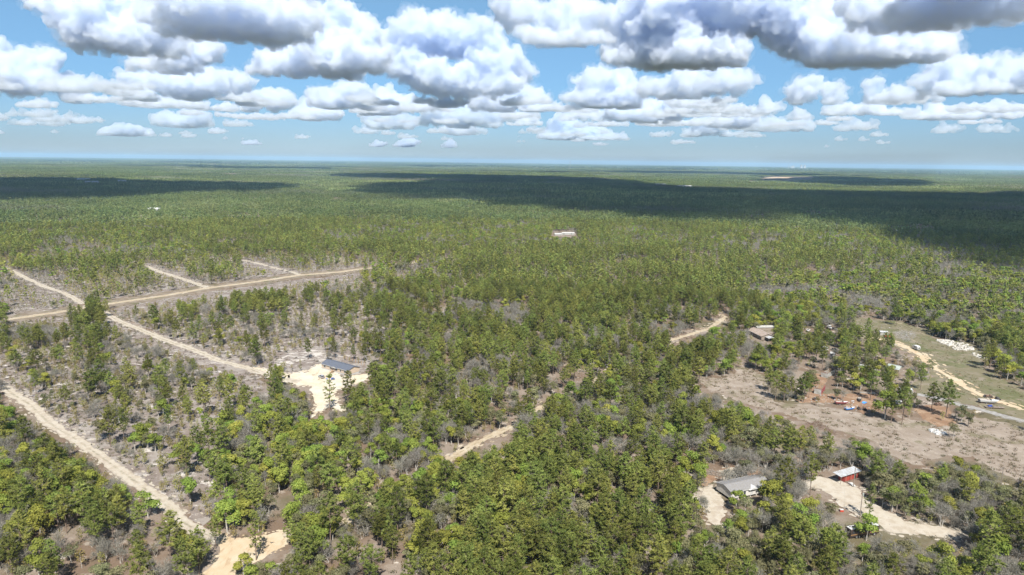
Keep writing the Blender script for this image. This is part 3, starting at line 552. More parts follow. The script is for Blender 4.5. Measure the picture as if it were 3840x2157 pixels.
# red shed under a tin roof
rs_ = empty('red_shed', (131.2, 248.0, .05), R(28)); tag(rs_, 'long red shed with a shiny tin roof at the edge of the sand drive', 'shed'); BUILT += [(128, 246, 4.5), (135, 250, 4.5)]
MB().box((1.3, .2, 1.35), (8.6, 2.5, 2.6)).build('wall', red_m, rs_)
rf = MB().poly([(-6.2, -1.9, 3.05), (6.2, -1.9, 3.05), (6.2, 1.9, 3.45), (-6.2, 1.9, 3.45)]).poly([(-6.2, -1.9, 3.0), (-6.2, 1.9, 3.4), (6.2, 1.9, 3.4), (6.2, -1.9, 3.0)]).build('roof', tin_m, rs_)
for i in range(13): MB().tube((-6 + i, -1.9, 3.09), (-6 + i, 1.9, 3.49), .05, n=4).build('roof_rib', tin_m, rf)
for sx in (-6, -3, 0, 3, 6): MB().tube((sx, -1.75, 0), (sx, -1.75, 3.02), .08).build('post', oldwood_m, rs_)
for sx in (-2.2, .2, 2.6, 5.0): MB().box((sx, -1.08, 1.4), (.12, .08, 2.3)).build('wall_rib', red_m, rs_)
MB().box((3.6, -1.09, 1.1), (1.0, .07, 2.0)).build('door', dark_m, rs_)
# motorhome
rv = empty('motorhome', (116.6, 207.3, .05), R(16)); tag(rv, 'dark motorhome with a white roof parked beside the sand drive', 'motorhome'); BUILT += [(113, 206.3, 4.2), (119.5, 208.2, 4.2), (112.5, 201.5, 3.5)]
MB().prism([(-1.28, .55), (1.28, .55), (1.3, 1.2), (1.3, 3.1), (1.18, 3.35), (-1.18, 3.35), (-1.3, 3.1), (-1.3, 1.2)], -5.7, 5.7).build('body', coach_m, rv, .06)
MB().prism([(-1.16, 3.36), (1.16, 3.36), (1.0, 3.46), (-1.0, 3.46)], -5.6, 5.6).build('roof', white_m, rv)
for sx, sl in ((-3.6, .9), (1.4, .9)): MB().box((sx, 0, 3.62), (sl, .75, .3), taper=.8).build('air_conditioner', dark_m, rv, .05)
for sx in (-4.8, -1.6, .0, 3.2, 4.6): MB().box((sx, .35, 3.52), (.4, .4, .12)).build('roof_vent', dark_m, rv)
for sy in (-1, 1):
    MB().box((0, sy*1.315, 1.45), (11.2, .03, .32)).build('stripe', stripe_m, rv)
    for sx in (-4.4, -2.4, .2, 2.6, 4.6): MB().box((sx, sy*1.312, 2.35), (1.3, .03, .75)).build('window', glass_m, rv)
    for sx in (-3.2, -2.2, 3.9):
        w_ = MB().tube((sx, sy*1.05, .48), (sx, sy*1.33, .48), .48, n=14).build('wheel', black_m, rv); MB().tube((sx, sy*1.34, .48), (sx, sy*1.36, .48), .26, n=10).build('rim', silver_m, w_)
MB().box((5.72, 0, 2.3), (.05, 2.2, 1.3)).build('windscreen', glass_m, rv)
# brown-roofed house by the field
h4 = gable_house('old_house', 'old house with weathered brown roof among trees beyond the grass field', 'house', Vector((170.6, 479.0, .05)), R(-80.7), 19.0, 9.0, .2, 2.9, 1.5, oldwood_m, brownroof_m, None, .5, wins=((4, 1.4), (9, 1.4), (14, 1.4)), door=6.5, end_win=())
cp = empty('carport', (179.6, 458.2, .05), R(9)); tag(cp, 'low carport with pale tin roof at the near end of the old house', 'carport'); BUILT.append((179, 458, 5))
MB().prism([(-3.2, 2.5), (0, 3.1), (3.2, 2.5), (3.2, 2.58), (0, 3.2), (-3.2, 2.58)], -2.6, 2.6, 'y').build('roof', tin_m, cp)
for sx in (-2.9, 2.9):
    for sy in (-2.4, 2.4): MB().tube((sx, sy, 0), (sx, sy, 2.55), .09).build('post', oldwood_m, cp)
MB().box((-1.4, 2.3, 1.25), (3, .12, 2.4)).build('back_wall', oldwood_m, cp)
def shed(label, p, ang, L, W, zw, ridge, wm, rm, name='storage_shed', cat='shed', **kw): return gable_house(name, label, cat, Vector((p[0], p[1], .04)), ang, L, W, .0, zw, ridge, wm, rm, None, .2, **kw)
q = Q('k', 420, 330); shed('long outbuilding with white metal roof behind the old house', q, R(8), 14, 5, 2.6, .7, oldwood_m, dirty_white_m, 'outbuilding')
q = Q('l', 190, 178); shed('small white storage shed in the grass field beside a red trailer', q, R(-15), 5.0, 3.2, 2.2, .5, dirty_white_m, tin_m, door=2.5)
q = Q('j', 1150, 490); shed('blue-grey tin shed half hidden in the trailer grove', q, R(-15), 8.5, 4.0, 2.3, .7, greenroof_m, tin_m)
q = Q('j', 1370, 525); shed('small white shed at the right of the trailer grove', q, R(5), 4.0, 3.0, 2.3, .5, dirty_white_m, tin_m, door=2.0)
q = Q('j', 1640, 500); shed('shed with pale green sloping roof beneath oaks', q, R(-50), 7.0, 6.0, 2.2, 1.6, oldwood_m, greenroof_m)
q = Q('j', 1880, 900); shed('grey tin shed behind pines by the gravel drive', q, R(-10), 6.0, 4.0, 2.2, .7, dirty_white_m, tin_m)
q = Q('j', 1775, 1100); shed('small white box shed between pine trunks at the grove edge', q, R(0), 4.2, 2.4, 2.1, .2, dirty_white_m, white_m)
q = Q('j', 355, 160); tt = shed('white trailer with a patched pale roof in the trailer grove', q, R(-8), 11, 3.6, 2.5, .35, dirty_white_m, white_m, 'house_trailer', 'trailer', wins=((2, 1.0), (5.5, 1.0), (9, 1.0)), door=7.4)
q = Q('j', 770, 285); shed('narrow white shed deep in the trailer grove', q, R(70), 5, 2.4, 2.4, .25, dirty_white_m, white_m)
def wreck(label, p, ang, L, W, H, wall_m, n):
    r = empty('wrecked_trailer', (p[0], p[1], .05), ang); tag(r, label, 'trailer wreck'); BUILT.append((p[0] + math.cos(ang)*L/2, p[1] + math.sin(ang)*L/2, L*.55))
    MB().box((0, W/2, H/2), (.12, W, H)).build('end_wall', dirty_white_m, r); MB().box((L/2, 0, H/2), (L - .1, .12, H)).build('side_wall', wall_m, r); MB().box((L/2, W, H/2*.8), (L - .1, .12, H*.8)).build('side_wall', dirty_white_m, r)
    MB().box((L/2, W/2, .25), (L, W, .3)).build('floor', oldwood_m, r)
    for i in range(n): MB().box((.3 + i*(L - .6)/(n - 1), W/2, H - .02), (.09, W + .1, .14)).build('joist', wood_m, r)
    MB().poly([(0, -.05, H + .06), (2.2, -.05, H + .06), (2.4, W + .05, H + .05), (0, W + .05, H + .06)]).build('roof_remnant', steel_m, r)
    for i in range(5):
        x = _rg.uniform(.5, L - .5); MB().box((x, W*_rg.uniform(.2, .8), .55), (_rg.uniform(.4, 1.2), _rg.uniform(.3, .8), .5), _rg.uniform(0, 3)).build('debris', steel_m if i % 2 else white_m, r)
    return r
wreck('wrecked trailer with bare roof joists at the front of the grove', (165.1, 347.2), R(55), 10.5, 3.5, 2.7, maroon_m, 9)
wreck('wrecked white trailer with torn sides behind the bare-joist wreck', (181.4, 376.2), R(46), 12.0, 3.4, 2.6, dirty_white_m, 7)
# far homes
q = Q('b', 1640, 636); shed('white mobile home with a dark porch in the middle distance', q, R(6), 21.0, 6.0, 3.0, .9, dirty_white_m, white_m, 'mobile_home', 'house', wins=((3, 2.4), (16, 2.4)), door=10.0)
BUILT += [(q.x + 5, q.y, 7), (q.x + 16, q.y + 2, 7)]
q = Q('b', 1585, 640); shed('small white outbuilding left of the middle-distance mobile home', q, R(6), 12.0, 6.0, 2.6, .8, dirty_white_m, white_m, 'outbuilding')
for k, x, y, L, lab in (('a', 570, 236, 60, 'long white-roofed building in the forest at far left'), ('a', 630, 268, 50, 'white roof at the edge of the far left cloud shadow'), ('a', 875, 254, 36, 'white roof right of the others in the far left forest'), ('a', 1095, 480, 26, 'white roofs among grey trees in the left middle distance'), ('c', 0, 292, 70, 'white roof in the shaded forest right of centre'), ('b', 2330, 275, 60, 'pale rooftops at the end of the dark cloud shadow')):
    q = Q(k, x, y, 0); z = float(terrain(q.x, q.y)); r = gable_house('far_house', lab, 'house', Vector((q.x, q.y, z)), R(_rg.uniform(-12, 12)), L, L*.35, 0, 9 + L*.06, 3.0, dirty_white_m, white_m, None, .3, wins=((L*.25, 4), (L*.7, 4)))
# power station on the horizon
def lathe(prof, n=24):
    m = MB(); m.loft([[(r_*math.cos(6.2832*i/n), r_*math.sin(6.2832*i/n), z) for i in range(n)] for r_, z in prof], cap=False); return m
pale_concrete_m = mat('pale_concrete', (.40, .40, .40), (.34, .34, .34), .02, .9)  # plain concrete grey, varied only by noise
def far_at(k, x, D_): p = Q(k, x, 300); a = math.atan2(p.x, p.y); return D_*math.sin(a), D_*math.cos(a)
for X_, lab in ((905, 'left of two cooling towers on the horizon'), (930, 'right of two cooling towers on the horizon')):
    x, y = far_at('c', X_, 27000); o = lathe([(58, 0), (50, 30), (42, 65), (37, 100), (36, 120), (38, 138)]).build('cooling_tower', pale_concrete_m); o.location = (x, y, terrain(x, y)); tag(o, lab, 'cooling tower', 'power station on the horizon')
x, y = far_at('c', 812, 27000); o = lathe([(14, 0), (10, 90), (8, 190)], 12).build('smokestack', pale_concrete_m); o.location = (x, y, terrain(x, y)); tag(o, 'tall thin smokestack on the horizon left of the cooling towers', 'smokestack')
x, y = far_at('c', 838, 27000); o = empty('boiler_house', (x, y, terrain(x, y))); tag(o, 'blocky boiler house between smokestack and cooling towers', 'power station'); MB().box((0, 0, 35), (150, 80, 70)).build('wall', pale_concrete_m, o); MB().box((30, 0, 85), (70, 70, 30)).build('upper_block', pale_concrete_m, o)
x, y = far_at('b', 1694, 12000); o = lathe([(2.5, 0), (2.5, 120), (.8, 165)], 6).build('radio_mast', pale_concrete_m); o.location = (x, y, terrain(x, y)); tag(o, 'thin radio mast just breaking the horizon right of centre', 'mast')

# ------------------------------------------------------------------ vehicles, boats and yard things
def wheel(r, x, y, rad, w_, m=None):
    o = MB().tube((x, y - w_/2, rad), (x, y + w_/2, rad), rad, n=12).build('wheel', black_m, r); s = 1 if y > 0 else -1; MB().tube((x, y + s*w_/2, rad), (x, y + s*(w_/2 + .02), rad), rad*.6, n=8).build('rim', m or silver_m, o)
suv = empty('parked_suv', (-105.6, 364.9, .08), R(134)); tag(suv, 'silver SUV parked on the cream sand in front of the tan home', 'car'); BUILT.append((-105, 365, 5))
MB().loft([[(x, y*k, z) for y, z in ((-.9, zb), (.9, zb), (.92, .8), (.84, zt), (-.84, zt), (-.92, .8))] for x, zb, zt, k in ((2.35, .45, .78, .86), (2.2, .35, .98, .97), (1.0, .32, 1.08, 1), (-1.9, .34, 1.1, 1), (-2.3, .42, 1.05, .95))]).build('body', silver_m, suv, .04)
MB().loft([[(x, y, z) for y, z in ((-w1, 1.06), (w1, 1.06), (w2, zt), (-w2, zt))] for x, w1, w2, zt in ((1.15, .80, .74, 1.10), (.35, .82, .66, 1.68), (-1.7, .82, .66, 1.70), (-2.25, .80, .70, 1.12))]).build('cabin', glass_m, suv)
MB().loft([[(x, y, z) for y, z in ((-.67, 1.66), (.67, 1.66), (.6, 1.76), (-.6, 1.76))] for x in (.38, -1.78)]).build('roof', silver_m, suv)
for sy in (-1, 1):
    for x in (1.45, -1.45): wheel(suv, x, sy*.84, .36, .24)
    MB().box((2.3, sy*.62, .78), (.12, .4, .16)).build('headlight', white_m, suv); MB().box((-2.3, sy*.72, .85), (.08, .25, .3)).build('tail_light', redpaint_m, suv); MB().box((.75, sy*1.0, 1.12), (.18, .2, .14)).build('mirror', silver_m, suv)
    for x in (.3, -.8): MB().box((x, sy*.905, .98), (.2, .03, .05)).build('door_handle', dark_m, suv)
MB().box((-2.32, 0, .52), (.1, 1.6, .16)).build('bumper', dark_m, suv)
def heap(name, p, L, W, H, m, label, cat, seed, kind=None, rz=0):
    r = np.random.default_rng(seed); mb = MB(); n = 10; rings = []
    for j in range(n + 1):
        x = -L/2 + L*j/n; k = math.sin(math.pi*(j + .15)/(n + .3))**.6
        rings.append([(x + r.normal(0, .03*L), W/2*k*math.cos(t)*(1 + r.normal(0, .08)), max(0, H*k*math.sin(t)*(1 + r.normal(0, .12)))) for t in np.linspace(0, math.pi, 9)])
    o = mb.loft(rings).build(name, m); o.location = (p[0], p[1], .05); o.rotation_euler.z = rz; return tag(o, label, cat, kind=kind)
q = Q('h', 872, 742); hp = heap('tarp_covered_load', q, 2.2, 1.4, 1.1, blue_m, 'small dark blue tarp-covered load beside the silver SUV', 'covered load', 5); BUILT.append((q.x, q.y, 3))
q = Q('h', 752, 738); bk = lathe([(.0, 0), (.25, 0), (.32, .55), (.30, .56)], 10).build('plastic_tub', bluetarp_m); bk.location = (q.x, q.y, .08); tag(bk, 'small light blue tub between the SUV and the thin pine', 'tub')
q1, q2 = Q('h', 310, 615), Q('h', 410, 590); lg = MB().tube((q1.x, q1.y, .25), (q2.x, q2.y, .25), .24, .18, 8).build('fallen_log', oldwood_m); tag(lg, 'short dark log lying on the cream sand yard', 'log')
for i, (X_, Y_) in enumerate(((1085, 322), (1140, 338), (1195, 356), (1250, 374), (1307, 394), (1364, 414), (1422, 432), (1478, 447))):
    q = Q('h', X_, Y_ + 22); o = MB().box((0, 0, 1.1), (.22, .22, 2.2)).build('fence_post', wood_m); o.location = (q.x, q.y, 0)
    tag(o, ('raw timber fence post behind the tan home, %s of the row' % ('leftmost', 'second from left', 'third from left', 'fourth from left', 'fourth from right', 'third from right', 'second from right', 'rightmost')[i]), 'fence post', 'fence posts behind the tan home')
def boat(label, p, ang, L, hull_m, deck_m, trailer=True, roofed=False, z=.55):
    r = empty('boat', (p[0], p[1], .05), ang); tag(r, label, 'boat'); W = L*.34; H = L*.15
    secs = []
    for x, w_, k, d in ((-.5, .92, 0, 1), (-.2, 1, 0, 1), (.15, .92, .02, 1), (.35, .62, .25, 1.08), (.47, .22, .6, 1.16), (.52, .03, .95, 1.2)):
        secs.append([(x*L, y*W/2*w_, z + (H*(k + (1 - k)*h) if h < 1 else H*d)) for y, h in ((0, 0), (.75, .28), (1, 1.0), (.82, 1.0), (-.82, 1.0), (-1, 1.0), (-.75, .28))])
    MB().loft(secs).build('hull', hull_m, r)
    MB().poly([(.1*L, -W*.44, z + H*1.03), (.34*L, -W*.30, z + H*1.1), (.5*L, 0, z + H*1.22), (.34*L, W*.30, z + H*1.1), (.1*L, W*.44, z + H*1.03)]).build('foredeck', deck_m, r)
    MB().prism([(-W*.36, z + H*1.02), (W*.36, z + H*1.02), (W*.28, z + H*1.45), (-W*.28, z + H*1.45)], .06*L, .09*L).build('windshield', glass_m, r)
    MB().box((-.22*L, 0, z + H*1.02), (.46*L, W*.72, .05)).build('cockpit_floor', seat_m, r)
    for sy in (-1, 1): MB().box((-.05*L, sy*W*.2, z + H*1.15), (.09*L, W*.24, H*.35)).build('seat', seat_m, r)
    MB().box((-.53*L, 0, z + H*.7), (.07*L, W*.22, H*.9)).build('outboard', dark_m, r)
    if roofed: MB().box((-.05*L, 0, z + H*2.0), (.3*L, W*.7, .08)).tube((.0*L, W*.3, z + H), (.0*L, W*.3, z + H*2), .04, n=4).tube((.0*L, -W*.3, z + H), (0, -W*.3, z + H*2), .04, n=4).build('canopy', white_m, r)
    if trailer:
        t = MB().box((0, -W*.25, .45), (L*.9, .1, .12)).box((0, W*.25, .45), (L*.9, .1, .12)).box((.6*L, 0, .45), (L*.3, .1, .1)).build('trailer_frame', steel_m, r)
        for sy in (-1, 1): wheel(r, -.2*L, sy*W*.42, .32, .2)
    BUILT.append((p[0], p[1], L*.6)); return r
boat('large white speedboat on a trailer in the grass field by the gravel drive', Q('l', 1470, 985), R(-10), 9.0, gel_m, gel_m)
boat('white boat with a pink-red hull beneath at the front of the trailer grove', Q('j', 885, 1075), R(-2), 6.4, maroon_m, gel_m)
boat('blue and white open boat lying by the fallow field edge', Q('j', 1030, 1160), R(20), 5.8, bluetarp_m, gel_m, False, z=.1)
boat('black-hulled open boat beside a blue tarp', Q('j', 1190, 1010), R(-115), 5.6, dark_m, dark_m, False, z=.1)
boat('white boat facing the camera at the far end of the field edge', Q('k', 1885, 300), R(-100), 8.0, gel_m, gel_m, True, True)
boat('white boat half hidden by a small pine left of the other far boat', Q('k', 1450, 350), R(-120), 7.0, gel_m, gel_m)
q = Q('j', 1275, 1045); o = MB().poly([(-1.6, -.9, .1), (-.4, -1.0, .35), (.8, -.8, .2), (1.7, -.5, .08), (1.5, .6, .12), (.5, .9, .4), (-.8, .8, .3), (-1.7, .5, .08)]).build('blue_tarp', bluetarp_m); o.location = (q.x, q.y, .06); o.rotation_euler.z = R(35); tag(o, 'bright blue tarp spread on bare ground by the black boat', 'tarp')
for (k, X_, Y_, L, lab) in (('j', 1080, 1020, 1.8, 'white sheet of scrap left of the black boat'), ('j', 280, 970, 1.1, 'small white scrap sheet under pines left of the bare-joist wreck'), ('l', 355, 295, 4.0, 'flat white panel lying beside the dirt track'), ('l', 300, 95, 1.6, 'white scrap at the top of the grass field'), ('i', 1975, 345, 3.4, 'pale sheeting heaped below the red shed'), ('f', 498, 258, 2.4, 'white panel in the grass at the left end of the fallow field')):
    q = Q(k, X_, Y_); o = MB().poly([(-.5*L, -.22*L, .05), (.45*L, -.26*L, .22), (.5*L, .2*L, .12), (-.1*L, .28*L, .3), (-.48*L, .2*L, .1)]).poly([(-.3*L, -.1*L, .32), (.3*L, -.2*L, .36), (.25*L, .15*L, .42), (-.2*L, .2*L, .36)]).build('white_scrap', white_m); o.location = (q.x, q.y, .06); o.rotation_euler.z = _rg.uniform(0, 3); tag(o, lab, 'scrap')
cm_ = empty('camper', (*Q('l', 612, 350).xy, .05), R(-78)); tag(cm_, 'small rounded white camper standing beside the dirt track', 'camper'); BUILT.append((cm_.location.x, cm_.location.y, 5))
MB().prism([(-2.5, .7), (-2.6, 1.6), (-2.1, 2.6), (-1.2, 2.85), (1.4, 2.85), (2.3, 2.5), (2.6, 1.5), (2.4, .6)], -1.1, 1.1, 'y').build('body', gel_m, cm_, .08)
MB().box((2.5, 0, 1.75), (.3, 1.4, .75)).build('window', glass_m, cm_); MB().box((0, -1.11, 1.8), (1.3, .04, .7)).build('window', glass_m, cm_); MB().box((.2, 1.11, 1.5), (.7, .04, 1.7)).build('door', white_m, cm_); MB().box((3.1, 0, .5), (1.3, .12, .1)).build('drawbar', steel_m, cm_)
for sy in (-1, 1): wheel(cm_, -.1, sy*1.0, .35, .22)
q = Q('l', 275, 205); tr_ = empty('utility_trailer', (q.x, q.y, .05), R(-20)); tag(tr_, 'low red utility trailer beside the white storage shed', 'trailer'); MB().box((0, 0, .6), (3.4, 1.6, .12)).build('bed', redpaint_m, tr_); MB().box((0, .8, .85), (3.4, .06, .4)).box((0, -.8, .85), (3.4, .06, .4)).build('side_rail', redpaint_m, tr_); MB().box((2.3, 0, .55), (1.3, .12, .1)).build('drawbar', redpaint_m, tr_)
for sy in (-1, 1): wheel(tr_, -.3, sy*.95, .33, .2)
def scrap(label, k, X_, Y_, ang, L, m1, m2, rust=True):
    p = Q(k, X_, Y_); r = empty('scrap_machine', (p.x, p.y, .05), ang); tag(r, label, 'machinery')
    MB().box((0, 0, .55), (L, L*.45, .25)).build('frame', m1, r); MB().box((-L*.15, 0, .95), (L*.4, L*.35, .6), .1, .8).build('engine_block', m2, r, .05); MB().tube((L*.2, -L*.15, .85), (L*.2, L*.2, 1.25), L*.09, n=8).build('drum', m2, r)
    MB().tube((L*.3, 0, .7), (L*.5, .1, 1.9), .07, n=5).tube((L*.5, .1, 1.9), (L*.8, .1, 1.5), .06, n=5).build('arm', m1, r)
    for sx in (-.32, .32):
        for sy in (-1, 1): wheel(r, sx*L, sy*L*.26, L*.13, .22, steel_m)
scrap('dark scrap machine behind the large white speedboat', 'l', 1465, 915, R(-15), 4.2, dark_m, steel_m)
scrap('dark wheeled machine right of the speedboat stern scrap', 'l', 1575, 940, R(70), 3.4, dark_m, dark_m)
scrap('rusty red machine under pines by the gravel drive', 'l', 870, 1005, R(5), 3.6, steel_m, steel_m)
scrap('blue and dark machine in front of the large speedboat', 'l', 1485, 1035, R(-8), 3.0, dark_m, blue_m)
scrap('rusty machine remains left of the bare-joist wreck', 'j', 455, 995, R(15), 3.6, steel_m, dark_m)
scrap('dark scrap heap of machinery right of the blue and white boat', 'j', 1230, 1160, R(-10), 4.2, dark_m, steel_m)
q = Q('l', 1540, 1042); fl = empty('flat_trailer', (q.x, q.y, .05), R(-6)); tag(fl, 'long rusty flat trailer in front of the large speedboat', 'trailer'); MB().box((0, 0, .5), (9, 1.9, .18)).build('bed', steel_m, fl)
for i in range(12): MB().box((-4.2 + i*.76, 0, .61), (.6, 1.85, .05)).build('plank', oldwood_m, fl)
for sy in (-1, 1): wheel(fl, -1.5, sy*1.0, .36, .22, steel_m); wheel(fl, -2.4, sy*1.0, .36, .22, steel_m)
q = Q('j', 1330, 880); lm = empty('lumber_stack', (q.x, q.y, .05), R(-12)); tag(lm, 'stack of long grey boards in the trailer grove', 'lumber'); BUILT.append((q.x, q.y, 4))
for i in range(9): MB().box((_rg.uniform(-.4, .4), -.9 + .4*(i % 5), .15 + .22*(i//5)), (7.5, .3, .14), _rg.normal(0, .03)).build('board', oldwood_m if i % 3 else white_m, lm)
# heaps nobody could count
def chunks(name, k, poly, n, s0, s1, m, label, cat, seed, flat=.5):
    r = np.random.default_rng(seed); P = [(p.x, p.y) for p in QS(k, poly)]; A = np.array(P); mb = MB(); c = 0
    while c < n:
        x, y = r.uniform(A[:, 0].min(), A[:, 0].max()), r.uniform(A[:, 1].min(), A[:, 1].max())
        if not poly_in(x, y, P): continue
        s = r.uniform(s0, s1); mb.box((x, y, .1 + s*flat*.4), (s, s*r.uniform(.4, 1), s*flat*r.uniform(.4, 1)), r.uniform(0, 3), r.uniform(.6, 1)); c += 1
    return tag(mb.build(name, m), label, cat, kind='stuff')
def poly_in(x, y, P):
    r = False; j = len(P) - 1
    for i in range(len(P)):
        if (P[i][1] > y) != (P[j][1] > y) and x < (P[j][0] - P[i][0])*(y - P[i][1])/(P[j][1] - P[i][1]) + P[i][0]: r = not r
        j = i
    return r
chunks('rubble', 'l', [(850, 230), (960, 240), (1080, 260), (1180, 280), (1290, 330), (1290, 360), (1180, 370), (1060, 350), (1000, 310), (870, 260)], 210, .5, 1.9, concrete_m, 'spread of pale broken concrete in the grass field', 'rubble', 3)
chunks('rubble', 'l', [(1270, 380), (1330, 400), (1420, 450), (1400, 480), (1300, 430)], 50, .4, 1.4, concrete_m, 'thin tail of pale rubble toward the lone pine', 'rubble', 4)
chunks('rubbish_heap', 'l', [(750, 1300), (850, 1290), (970, 1310), (970, 1350), (890, 1370), (780, 1320)], 46, .4, 1.8, white_m, 'scattered heap of white rubbish in the fallow field', 'rubbish', 5)
chunks('litter_scatter', 'j', [(250, 940), (640, 900), (1150, 1060), (1480, 1150), (1300, 1220), (850, 1110), (300, 1060)], 60, .2, .9, dirty_white_m, 'scattered pale junk on bare ground before the grove', 'junk', 6)
chunks('junk_scatter', 'l', [(1300, 960), (1650, 900), (1720, 980), (1640, 1060), (1320, 1010)], 30, .2, .8, steel_m, 'small rusty junk strewn round the large speedboat', 'junk', 8)
def brush(k, poly, n, label, seed, m, L0=1.0, L1=2.6):
    r = np.random.default_rng(seed); P = [(p.x, p.y) for p in QS(k, poly)]; A = np.array(P); mb = MB(); c = 0
    while c < n:
        x, y = r.uniform(A[:, 0].min(), A[:, 0].max()), r.uniform(A[:, 1].min(), A[:, 1].max())
        if not poly_in(x, y, P): continue
        a = r.uniform(0, 6.28); L = r.uniform(L0, L1); z = r.uniform(.05, .6); mb.tube((x, y, z), (x + L*math.cos(a), y + L*math.sin(a), z + r.uniform(-.1, .5)), .05, .02, 3); c += 1
    return tag(mb.build('brush_pile', m), label, 'brush pile', kind='stuff')
greywood_m = mat('sun_bleached_wood', (.27, .25, .26), (.36, .34, .34), 2.0, .95)
brush('l', [(350, 150), (450, 130), (590, 140), (620, 190), (560, 240), (480, 270), (400, 210)], 420, 'low grey brush pile in the grass field by the storage shed', 9, greywood_m)
brush('f', [(940, 590), (1010, 575), (1110, 640), (1120, 660), (1000, 620)], 220, 'reddish brown brush pile at the near side of the fallow field', 10, steel_m)
brush('i', [(340, 200), (480, 200), (590, 240), (560, 270), (430, 250)], 160, 'dark brush pile behind the grey-roofed home', 12, oldwood_m)
# utility poles and wires
def pole(label, p, H, tr_=False, arm=True):
    r = empty('utility_pole', (p[0], p[1], 0), R(20)); tag(r, label, 'utility pole'); MB().tube((0, 0, 0), (0, 0, H), .16, .11, 8).build('shaft', oldwood_m, r)
    if arm:
        MB().box((0, .14, H - .6), (2.2, .1, .12)).build('crossarm', oldwood_m, r)
        for sx in (-1, 0, 1): MB().tube((sx, .14, H - .54), (sx, .14, H - .3), .05, n=6).build('insulator', white_m, r)
    if tr_: MB().tube((.35, 0, H - 2.3), (.35, 0, H - 1.4), .26, n=10).build('transformer', greenroof_m, r)
    return Vector((p[0], p[1], H - .4))
p1 = pole('utility pole with a transformer beside the pale sand drive', Q('i', 2060, 722), 11.0, True)
p2 = pole('thin service pole in front of the red shed', Q('i', 1990, 372), 8.0, False, False)
p3 = pole('short pole at the right end of the pale sand drive', Q('i', 2460, 662), 8.0, False, False)
p4 = pole('lone dark utility pole at the right edge above the wood', Q('f', 2040, 975), 10.0)
p5 = pole('pole standing by the bend of the far sand track', Q('c', 395, 1300), 11.0); p6 = pole('pale pole rising from the woods in the middle distance', Q('b', 1225, 730), 13.0); p7 = pole('bare pole in the scrub by the main sand road', Q('a', 1385, 1000), 11.0)
p8 = pole('bare pole in the pale clearing above the cream yard', Q('d', 953, 75), 11.0, False, False)
def wire(a, b, label, sag=.6):
    n = 10; P = [a.lerp(b, i/n) - Vector((0, 0, sag*4*(i/n)*(1 - i/n))) for i in range(n + 1)]; mb = MB()
    for i in range(n): mb.tube(P[i], P[i + 1], .025, n=3)
    tag(mb.build('overhead_wire', dark_m), label, 'wire')
wire(p1, p2, 'overhead wire from the transformer pole to the red shed pole'); wire(p1, p3, 'overhead wire from the transformer pole to the short pole'); wire(p1, p4, 'long overhead wire from the transformer pole to the lone right-edge pole', 1.2)
q = Q('i', 615, 205); o = lathe([(1.2, 0), (1.3, .12), (1.15, .14)], 14).build('fire_ring', dark_m); o.location = (q.x, q.y, .08); tag(o, 'dark fire ring on pale sand behind the grey-roofed home', 'fire ring')
q = Q('i', 1860, 640); o = empty('cooler_box', (q.x, q.y, .05)); tag(o, 'small white and red box under pines beside the sand drive', 'box'); MB().box((0, 0, .35), (1.2, .8, .7)).build('body', redpaint_m, o); MB().box((0, 0, .76), (1.25, .85, .12)).build('lid', white_m, o)


# ------------------------------------------------------------------ trees
def leaf_mat(name, c1, c2, hue=.02, val=.35, trans=.3, patch=0.0):
    m = bpy.data.materials.new(name); m.use_nodes = True; n = m.node_tree; n.nodes.clear(); X.T = n
    tone = X.new('ShaderNodeAttribute', attribute_name='tone', out=2)
    oi = n.nodes.new('ShaderNodeObjectInfo'); rnd = X(oi.outputs['Random']); loc = X(oi.outputs['Location'])
    geo = n.nodes.new('ShaderNodeNewGeometry'); pos = X(geo.outputs['Position'])
    st = X.new('ShaderNodeTexNoise', {'Vector': pos, 'Scale': .012, 'Detail': 3.0})
    c = rgb(*c1).mix((*c2, 1), tone)
    v = (1.0 - val) + (rnd*(2*val*.7)) + (st - .5)*(val*2.2)
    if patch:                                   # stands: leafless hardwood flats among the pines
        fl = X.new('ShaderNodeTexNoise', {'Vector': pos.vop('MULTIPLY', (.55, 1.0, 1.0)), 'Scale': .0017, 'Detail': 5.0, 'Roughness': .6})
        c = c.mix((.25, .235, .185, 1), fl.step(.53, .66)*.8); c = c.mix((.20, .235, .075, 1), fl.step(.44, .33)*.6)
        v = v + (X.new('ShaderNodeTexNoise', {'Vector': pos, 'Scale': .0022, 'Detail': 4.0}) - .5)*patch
    h = (rnd*7.31).op('FRACT')*(2*hue) + (.5 - hue)
    hs = X.new('ShaderNodeHueSaturation', {'Hue': h, 'Saturation': 1.0, 'Value': v, 'Color': c})
    d = X.new('ShaderNodeBsdfDiffuse', (hs,)); t = X.new('ShaderNodeBsdfTranslucent', (hs,))
    o = n.nodes.new('ShaderNodeOutputMaterial'); n.links.new(X.new('ShaderNodeMixShader', (trans, d, t)).s, o.inputs[0]); return m
bark_m = mat('pine_bark', (.12, .085, .065), (.20, .155, .125), 2.0, .95, stretch=(1, 1, .3))
pale_bark_m = mat('grey_bark', (.28, .26, .23), (.42, .40, .37), 2.0, .95, stretch=(1, 1, .3))
